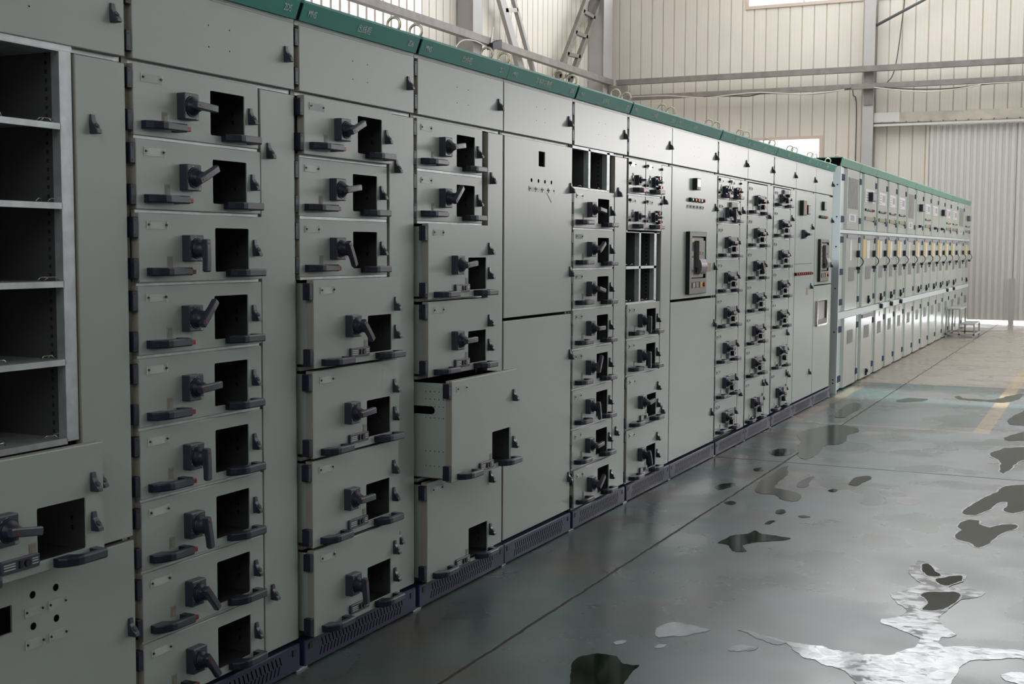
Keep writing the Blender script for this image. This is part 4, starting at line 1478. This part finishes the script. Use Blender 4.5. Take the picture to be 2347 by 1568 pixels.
# horizontal tubes on the far and left walls
def tube_box(p, q, s, mt='girt'):
    b = MB()
    (x0, y0, z0), (x1, y1, z1) = p, q
    h = s / 2
    if abs(x1 - x0) > abs(y1 - y0):
        b.box(x0, x1, y0 - h, y0 + h, z0 - h, z0 + h, mt)
    else:
        b.box(x0 - h, x0 + h, y0, y1, z0 - h, z0 + h, mt)
    return trim(b)
tube_box((-7.62, 23.86, 5.14), (RIGHT - 0.1, 23.86, 5.14), 0.115)
tube_box((-7.40, 23.86, 4.79), (RIGHT - 0.1, 23.86, 4.79), 0.105)
tube_box((-7.74, 2.0, 5.14), (-7.74, 23.80, 5.14), 0.125)
b = MB()
b.prism_z([(-2.24, 23.94), (-2.06, 23.94), (-2.06, 23.985), (-2.24, 23.985)], 4.42, 5.10, 'girt')
trim(b)
b = MB(); b.box(-7.76, -7.36, 23.74, 23.86, 4.70, 5.06, 'girt'); trim(b)

# cross bracing between the left wall columns (double members with battens)
def brace(p0, p1, q0, q1, wa, wb, rungs, mt='greywall'):
    b = MB()
    def bar(a, c, wd):
        a, c = Vector(a), Vector(c)
        d = (c - a).normalized()
        n = Vector((0, -d.z, d.y))
        loops = []
        for e in (a, c):
            loops.append([e + n * wd / 2 + Vector((0.05, 0, 0)), e - n * wd / 2 + Vector((0.05, 0, 0)), e - n * wd / 2 - Vector((0.03, 0, 0)), e + n * wd / 2 - Vector((0.03, 0, 0))])
        b.loft(loops, mt)
    bar(p0, p1, wa)
    bar(q0, q1, wb)
    for t in rungs:
        a = Vector(p0).lerp(Vector(p1), t)
        c = Vector(q0).lerp(Vector(q1), t)
        bar(a, c, 0.075)
    return trim(b)
XB = -7.95
brace((XB, 17.65, 7.35), (XB, 20.6, 3.4), (XB, 18.15, 7.5), (XB, 21.2, 3.4), 0.22, 0.08, (0.18, 0.37, 0.56, 0.75))
brace((XB, 23.35, 7.46), (XB, 19.8, 3.2), (XB, 24.0, 7.36), (XB, 20.55, 3.4), 0.13, 0.13, (0.10, 0.22, 0.34, 0.46, 0.58, 0.70), 'darkbrace')

# cables and small fittings on the walls -- each a thing of its own
def cable(name, pts, r, mt, label, cat='cable'):
    # smooth the polyline
    P = [Vector(p) for p in pts]
    S_ = []
    for i in range(len(P) - 1):
        a, c = P[i], P[i + 1]
        pa, nc = P[max(i - 1, 0)], P[min(i + 2, len(P) - 1)]
        for k in range(6):
            t = k / 6
            S_.append(0.5 * ((2 * a) + (c - pa) * t + (2 * pa - 5 * a + 4 * c - nc) * t * t + (3 * a - pa - 3 * c + nc) * t ** 3))
    S_.append(P[-1])
    b = MB(); b.tube(S_, r, mt, 6)
    return tag(b.build(name), label, cat)
yc = FAR - 0.10
cable('hanging_cable', [(-1.50, yc, 7.2), (-1.52, yc, 6.5), (-1.56, yc, 6.1), (-1.61, yc, 5.6), (-1.66, yc, 5.25), (-1.73, yc, 5.0), (-1.84, yc - 0.06, 4.86)], 0.010, 'cable',
      'thin black cable hanging down the far wall right of the grey column')
cable('sagging_cable', [(-2.01, 23.795, 4.76), (-1.59, 23.795, 4.71), (-1.12, 23.795, 4.67), (-0.66, 23.795, 4.655), (-0.32, 23.795, 4.67), (0.24, 23.795, 4.71), (1.4, 23.795, 4.72), (4.0, 23.795, 4.70)], 0.012, 'cable',
      'black cable sagging under the lower wall tube above the sliding door')
cable('sagging_cable', [(-2.01, 23.765, 4.75), (-1.59, 23.765, 4.68), (-1.0, 23.765, 4.61), (-0.49, 23.765, 4.63), (0.01, 23.765, 4.69), (0.24, 23.765, 4.715), (3.0, 23.765, 4.70)], 0.011, 'whitecable',
      'pale cable sagging lowest under the wall tube above the sliding door')
cable('sagging_cable', [(-5.6, 23.795, 4.73), (-5.01, 23.795, 4.72), (-4.6, 23.795, 4.70), (-4.24, 23.795, 4.74), (-3.38, 23.795, 4.68), (-2.92, 23.795, 4.70), (-2.47, 23.795, 4.76)], 0.012, 'cable',
      'black cable looping along the lower wall tube left of the grey column')
cable('sagging_cable', [(-7.24, 23.765, 4.80), (-6.42, 23.765, 4.79), (-5.62, 23.765, 4.71), (-4.97, 23.765, 4.74), (-4.36, 23.765, 4.76), (-3.38, 23.765, 4.68), (-2.6, 23.765, 4.73)], 0.011, 'whitecable',
      'pale cable looping along the lower wall tube left of the grey column')
cable('conduit', [(-2.53, FAR - 0.02, 4.80), (-2.51, FAR - 0.02, 4.66), (-2.46, FAR - 0.02, 4.60), (-2.44, FAR - 0.02, 4.2), (-2.44, FAR - 0.02, 3.0), (-2.44, FAR - 0.02, 1.4)], 0.009, 'cable',
      'thin black conduit running down the far wall left of the grey column', 'conduit')
b = MB(); b.tube([(-2.04, FAR - 0.28, 6.03), (0.3, FAR - 0.28, 7.15)], 0.030, 'greydark', 8); trim(b)
cable('bent_cable', [(-7.72, 16.2, 4.55), (-7.70, 16.5, 4.95), (-7.69, 17.0, 5.06), (-7.68, 17.5, 5.02)], 0.010, 'whitecable',
      'short bent cable arching beside the left wall tube above the green headers')
lm = thing('spotlight', 'small black spotlight clamped to the tube on the left wall', 'lamp', (-7.66, 17.7, 5.0))  # small clamped piece of unknown purpose
b = MB()
b.loft([[(0.0 + x, y, z) for x, y, z in ((-.06, -.10, -.02), (.06, -.10, -.02), (.06, -.10, .10), (-.06, -.10, .10))],
        [(x, y, z) for x, y, z in ((-.08, .22, .04), (.08, .22, .04), (.08, .22, .20), (-.08, .22, .20))]], 'black')
b.build('lamp_head', lm)
b = MB()
b.box(-0.03, 0.03, -0.06, 0.0, -0.10, 0.04, 'black')
b.tube([(0, -0.12, -0.22), (0.0, -0.08, 0.02), (0, 0.02, 0.40)], 0.018, 'whitecable', 6)
b.build('bracket', lm)

# step frame on the floor at the end of the far row
cart = thing('step_frame', 'two-step grey metal tube frame standing on the floor by the far cabinets', 'step stool', (0.03, 19.25, 0))
def bars(name, rods, s=0.026):
    b = MB()
    for (p, q) in rods:
        x0, x1 = sorted((p[0], q[0])); y0, y1 = sorted((p[1], q[1])); z0, z1 = sorted((p[2], q[2]))
        b.box(x0 - s / 2, x1 + s / 2, y0 - s / 2, y1 + s / 2, max(z0 - s / 2, 0.0), z1 + s / 2, 'greywall')
    return b.build(name, cart)
for x, y, h in ((0.0, 0.0, 0.47), (0.21, 0.0, 0.47), (0.44, 0.0, 0.23), (0.0, 0.9, 0.47), (0.21, 0.9, 0.47), (0.44, 0.9, 0.23)):
    bars('leg', [((x, y, 0.013), (x, y, h))])
bars('rail', [((0, 0, 0.06), (0.44, 0, 0.06)), ((0, 0.9, 0.06), (0.44, 0.9, 0.06)), ((0, 0, 0.06), (0, 0.9, 0.06)), ((0.44, 0, 0.06), (0.44, 0.9, 0.06))])
b = MB(); b.box(-0.015, 0.225, -0.015, 0.915, 0.47, 0.490, 'galv'); b.build('upper_step', cart)
b = MB(); b.box(0.225, 0.455, -0.015, 0.915, 0.225, 0.243, 'galv'); b.build('lower_step', cart)

# ------------------------------------------------------------------ water on the floor
def smooth_poly(pts, it=2, jit=0.0):
    P = [Vector((x, y, 0)) for x, y in pts]
    for _ in range(it):
        Q = []
        for i in range(len(P)):
            a, c = P[i], P[(i + 1) % len(P)]
            Q += [a * 0.75 + c * 0.25, a * 0.25 + c * 0.75]
        P = Q
    if jit:
        P = [p + Vector((random.uniform(-jit, jit), random.uniform(-jit, jit) * 2, 0)) for p in P]
    return P
def ragged(pts, amt):
    P = [Vector((x, y, 0)) for x, y in pts]
    for it in range(4):
        Q = []
        for i in range(len(P)):
            a, c = P[i], P[(i + 1) % len(P)]
            d = c - a
            n = Vector((d.y * 0.35, -d.x * 1.4, 0))
            Q += [a, (a + c) / 2 + n * random.uniform(-amt, amt) * (0.7 if it else 0.8)]
        P = Q
        if it < 3:
            k = 0.12
            P = [P[i] * (1 - 2 * k) + (P[i - 1] + P[(i + 1) % len(P)]) * k for i in range(len(P))]
    return P
def flat_poly(P, z, mt, name, hole=None):
    bm = bmesh.new()
    vs = [bm.verts.new((p.x, p.y, z)) for p in P]
    f = bm.faces.new(vs)
    f.normal_update()
    if f.normal.z < 0:
        f.normal_flip()
    bmesh.ops.triangulate(bm, faces=[f])
    # thin skirt down to the floor
    N = len(vs)
    low = [bm.verts.new((p.x, p.y, 0.0002)) for p in P]
    for i in range(N):
        bm.faces.new((vs[i], vs[(i + 1) % N], low[(i + 1) % N], low[i]))
    bmesh.ops.recalc_face_normals(bm, faces=bm.faces)
    me = bpy.data.meshes.new(name)
    bm.to_mesh(me); bm.free()
    me.materials.append(MT[mt])
    return me
def puddle(name, pts, mt, label, cat, rim=None, z=0.0016):
    P = ragged(pts, 0.26 if name == 'puddle' else 0.34)
    o = put(flat_poly(P, z, mt, name), name)
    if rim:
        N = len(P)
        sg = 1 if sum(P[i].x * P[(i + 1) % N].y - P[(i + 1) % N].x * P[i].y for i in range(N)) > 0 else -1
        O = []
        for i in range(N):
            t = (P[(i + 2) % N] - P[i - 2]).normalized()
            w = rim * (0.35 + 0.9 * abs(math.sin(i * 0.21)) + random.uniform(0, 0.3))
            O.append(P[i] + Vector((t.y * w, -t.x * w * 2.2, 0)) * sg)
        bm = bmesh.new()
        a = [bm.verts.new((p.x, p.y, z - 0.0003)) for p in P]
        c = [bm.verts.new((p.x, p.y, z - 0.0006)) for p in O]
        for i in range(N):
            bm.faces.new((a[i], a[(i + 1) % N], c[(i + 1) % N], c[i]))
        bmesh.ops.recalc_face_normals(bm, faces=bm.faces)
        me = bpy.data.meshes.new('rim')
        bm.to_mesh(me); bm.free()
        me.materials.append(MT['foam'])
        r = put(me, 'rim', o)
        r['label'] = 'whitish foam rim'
    return tag(o, label, cat)
W_, F_, S_W, R_, D_ = 'water', 'wet', 'shallow', 'rimmed', 'dark pool'
PUD = [
 (R_, 'dark star-shaped puddle in the painted lane near the right edge', [(1.8, 4.29), (1.84, 4.43), (1.9, 4.42), (1.9, 4.3), (1.96, 4.23), (2.01, 4.37), (2.08, 4.4), (2.09, 4.3), (2.02, 4.13), (1.99, 3.96), (1.95, 3.72), (1.92, 3.82), (1.84, 3.87), (1.81, 3.99), (1.84, 4.12), (1.8, 4.19)]),
 (R_, 'branching puddle just beyond the star-shaped one, running off the right edge', [(1.78, 4.55), (1.81, 4.78), (1.84, 4.99), (1.87, 5.14), (1.92, 5.29), (1.93, 5.55), (2.09, 5.75), (2.16, 4.9), (2.04, 4.66), (1.98, 4.75), (2.0, 5.04), (1.94, 4.96), (1.92, 4.72), (1.87, 4.54)]),
 (R_, 'long puddle at the right edge just beyond the floor crack', [(1.74, 6.82), (1.8, 7.19), (2.04, 7.39), (2.07, 6.84), (1.93, 6.4), (1.9, 5.96), (1.86, 6.07), (1.86, 6.44), (1.76, 6.69)]),
 (S_W, 'puddle at the right edge outside the wide yellow line', [(1.72, 8.9), (1.81, 9.7), (1.93, 9.61), (1.98, 8.55), (1.77, 8.44)]),
 (S_W, 'small puddle off the outer corner of the yellow bay', [(1.77, 7.69), (1.9, 8.18), (2.0, 8.23), (2.03, 7.71), (1.8, 7.51)]),
 (W_, 'dark pointed puddle between the floor joint and the plinths', [(0.3, 6.15), (0.32, 6.33), (0.44, 6.41), (0.47, 6.24), (0.46, 6.04), (0.39, 6.0)]),
 (W_, 'dark bird-shaped puddle alone in the middle of the floor', [(0.76, 3.25), (0.78, 3.46), (0.86, 3.52), (0.86, 3.65), (0.92, 3.55), (0.99, 3.57), (1.08, 3.55), (1.06, 3.47), (0.95, 3.39), (0.88, 3.28), (0.96, 3.16), (0.88, 3.13), (0.83, 3.26)]),
 (S_W, 'large dull puddle lying across the floor joint in front of the yellow line', [(0.28, 7.23), (0.37, 7.65), (0.46, 7.85), (0.68, 7.71), (0.71, 7.47), (0.65, 7.29), (0.71, 6.98), (0.69, 6.75), (0.61, 6.71), (0.63, 6.4), (0.63, 5.92), (0.52, 6.15), (0.42, 6.55), (0.39, 6.81)]),
 (S_W, 'broad patchy puddle beside the floor joint below the floor crack', [(0.55, 4.87), (0.54, 5.41), (0.57, 5.71), (0.65, 5.33), (0.64, 5.01), (0.66, 4.8), (0.78, 4.79), (0.89, 4.64), (0.9, 4.48), (0.82, 4.47), (0.74, 4.63), (0.61, 4.6)]),
 (S_W, 'curled puddle in the middle of the floor just below the floor crack', [(1.05, 5.14), (1.05, 5.45), (1.13, 5.53), (1.16, 5.39), (1.12, 5.25), (1.12, 5.13)]),
 (S_W, 'hook-shaped puddle left of the curled one', [(0.77, 5.0), (0.78, 5.31), (0.82, 5.34), (0.82, 5.1), (0.85, 4.96), (0.8, 4.91)]),
 (S_W, 'green-tinted puddle inside the yellow bay near its left corner', [(0.36, 8.26), (0.31, 8.61), (0.32, 9.53), (0.43, 9.24), (0.44, 8.68), (0.46, 8.31)]),
 (W_, 'small oval puddle below the curled and hook-shaped ones', [(0.98, 4.89), (1.0, 4.97), (1.04, 4.94), (1.04, 4.87), (1.01, 4.85)]),
 (W_, 'flat oval puddle beyond the bird-shaped one', [(0.98, 4.08), (1.01, 4.13), (1.06, 4.09), (1.03, 4.05)]),
 (W_, 'dark dash of water between the plinth and the floor joint', [(0.33, 4.72), (0.35, 4.83), (0.42, 4.89), (0.43, 4.72), (0.39, 4.61)]),
 (W_, 'small round puddle under the broad patchy puddle', [(0.84, 4.17), (0.86, 4.23), (0.91, 4.15), (0.89, 4.08), (0.86, 4.09)]),
 (W_, 'small slanted puddle right beyond the bird-shaped one', [(0.87, 3.79), (0.88, 3.91), (0.91, 3.91), (0.9, 3.81)]),
 (W_, 'small dark puddle touching the plinth side of the floor joint at the floor crack', [(0.38, 5.44), (0.44, 5.54), (0.47, 5.38), (0.41, 5.35)]),
 (W_, 'small dark puddle touching the floor joint above the bird-shaped puddle', [(0.51, 4.26), (0.54, 4.33), (0.59, 4.29), (0.58, 4.2)]),
 (S_W, 'thin far puddle in the bay right of the floor joint', [(0.64, 9.78), (0.7, 10.09), (0.93, 10.11), (0.89, 9.82), (0.71, 9.64)]),
 (S_W, 'thin winding far puddle reaching the wide yellow line', [(1.1, 10.39), (1.16, 10.52), (1.19, 10.29), (1.33, 10.33), (1.5, 10.26), (1.71, 11.1), (1.73, 10.72), (1.58, 10.01), (1.3, 10.12)]),
 (W_, 'near puddle at the bottom edge mirroring a dark column', [(0.81, 1.35), (0.87, 1.42), (0.94, 1.43), (0.99, 1.34), (1.05, 1.37), (1.04, 1.3), (1.06, 1.16), (1.09, 1.02), (0.97, 0.96), (0.85, 1.21)]),
 (D_, 'uppermost dark pool inside the large bright wet streak', [(1.74, 3.28), (1.77, 3.31), (1.80, 3.22), (1.86, 3.10), (1.80, 3.06), (1.76, 3.14)]),
 (D_, 'dark pool with a slanted right end inside the upper bright wet streak', [(1.83, 3.02), (1.86, 3.06), (1.94, 3.16), (1.95, 3.06), (1.90, 2.93), (1.86, 2.95)]),
 (D_, 'longest dark pool inside the bright wet streak', [(1.80, 2.74), (1.84, 2.80), (1.93, 2.86), (1.97, 2.80), (1.94, 2.62), (1.90, 2.52), (1.84, 2.50), (1.86, 2.60)]),
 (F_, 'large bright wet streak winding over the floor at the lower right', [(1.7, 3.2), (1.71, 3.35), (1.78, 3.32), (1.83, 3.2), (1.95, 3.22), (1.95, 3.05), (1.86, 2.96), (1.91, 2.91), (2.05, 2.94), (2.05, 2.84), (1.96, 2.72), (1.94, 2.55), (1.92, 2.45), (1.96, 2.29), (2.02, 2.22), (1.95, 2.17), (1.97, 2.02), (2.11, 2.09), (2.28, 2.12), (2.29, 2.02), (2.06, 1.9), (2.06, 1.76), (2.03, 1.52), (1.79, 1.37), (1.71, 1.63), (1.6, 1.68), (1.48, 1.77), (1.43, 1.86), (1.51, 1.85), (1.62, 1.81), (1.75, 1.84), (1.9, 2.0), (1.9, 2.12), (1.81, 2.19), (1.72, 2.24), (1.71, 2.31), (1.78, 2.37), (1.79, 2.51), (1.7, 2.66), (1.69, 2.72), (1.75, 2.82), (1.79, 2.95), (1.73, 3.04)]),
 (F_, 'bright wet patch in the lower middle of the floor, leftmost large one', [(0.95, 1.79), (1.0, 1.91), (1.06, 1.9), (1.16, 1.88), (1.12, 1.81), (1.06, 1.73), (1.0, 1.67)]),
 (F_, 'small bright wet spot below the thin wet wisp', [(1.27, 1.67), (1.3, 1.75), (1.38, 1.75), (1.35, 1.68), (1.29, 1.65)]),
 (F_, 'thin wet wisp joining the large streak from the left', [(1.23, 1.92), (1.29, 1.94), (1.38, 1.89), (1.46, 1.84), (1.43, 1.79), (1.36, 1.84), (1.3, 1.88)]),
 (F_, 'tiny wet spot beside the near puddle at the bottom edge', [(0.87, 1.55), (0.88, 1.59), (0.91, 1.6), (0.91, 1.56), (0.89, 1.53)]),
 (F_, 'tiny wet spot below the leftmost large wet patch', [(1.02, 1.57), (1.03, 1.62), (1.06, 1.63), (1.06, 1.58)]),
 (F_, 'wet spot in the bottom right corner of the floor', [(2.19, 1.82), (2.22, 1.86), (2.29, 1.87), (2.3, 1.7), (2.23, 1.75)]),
]
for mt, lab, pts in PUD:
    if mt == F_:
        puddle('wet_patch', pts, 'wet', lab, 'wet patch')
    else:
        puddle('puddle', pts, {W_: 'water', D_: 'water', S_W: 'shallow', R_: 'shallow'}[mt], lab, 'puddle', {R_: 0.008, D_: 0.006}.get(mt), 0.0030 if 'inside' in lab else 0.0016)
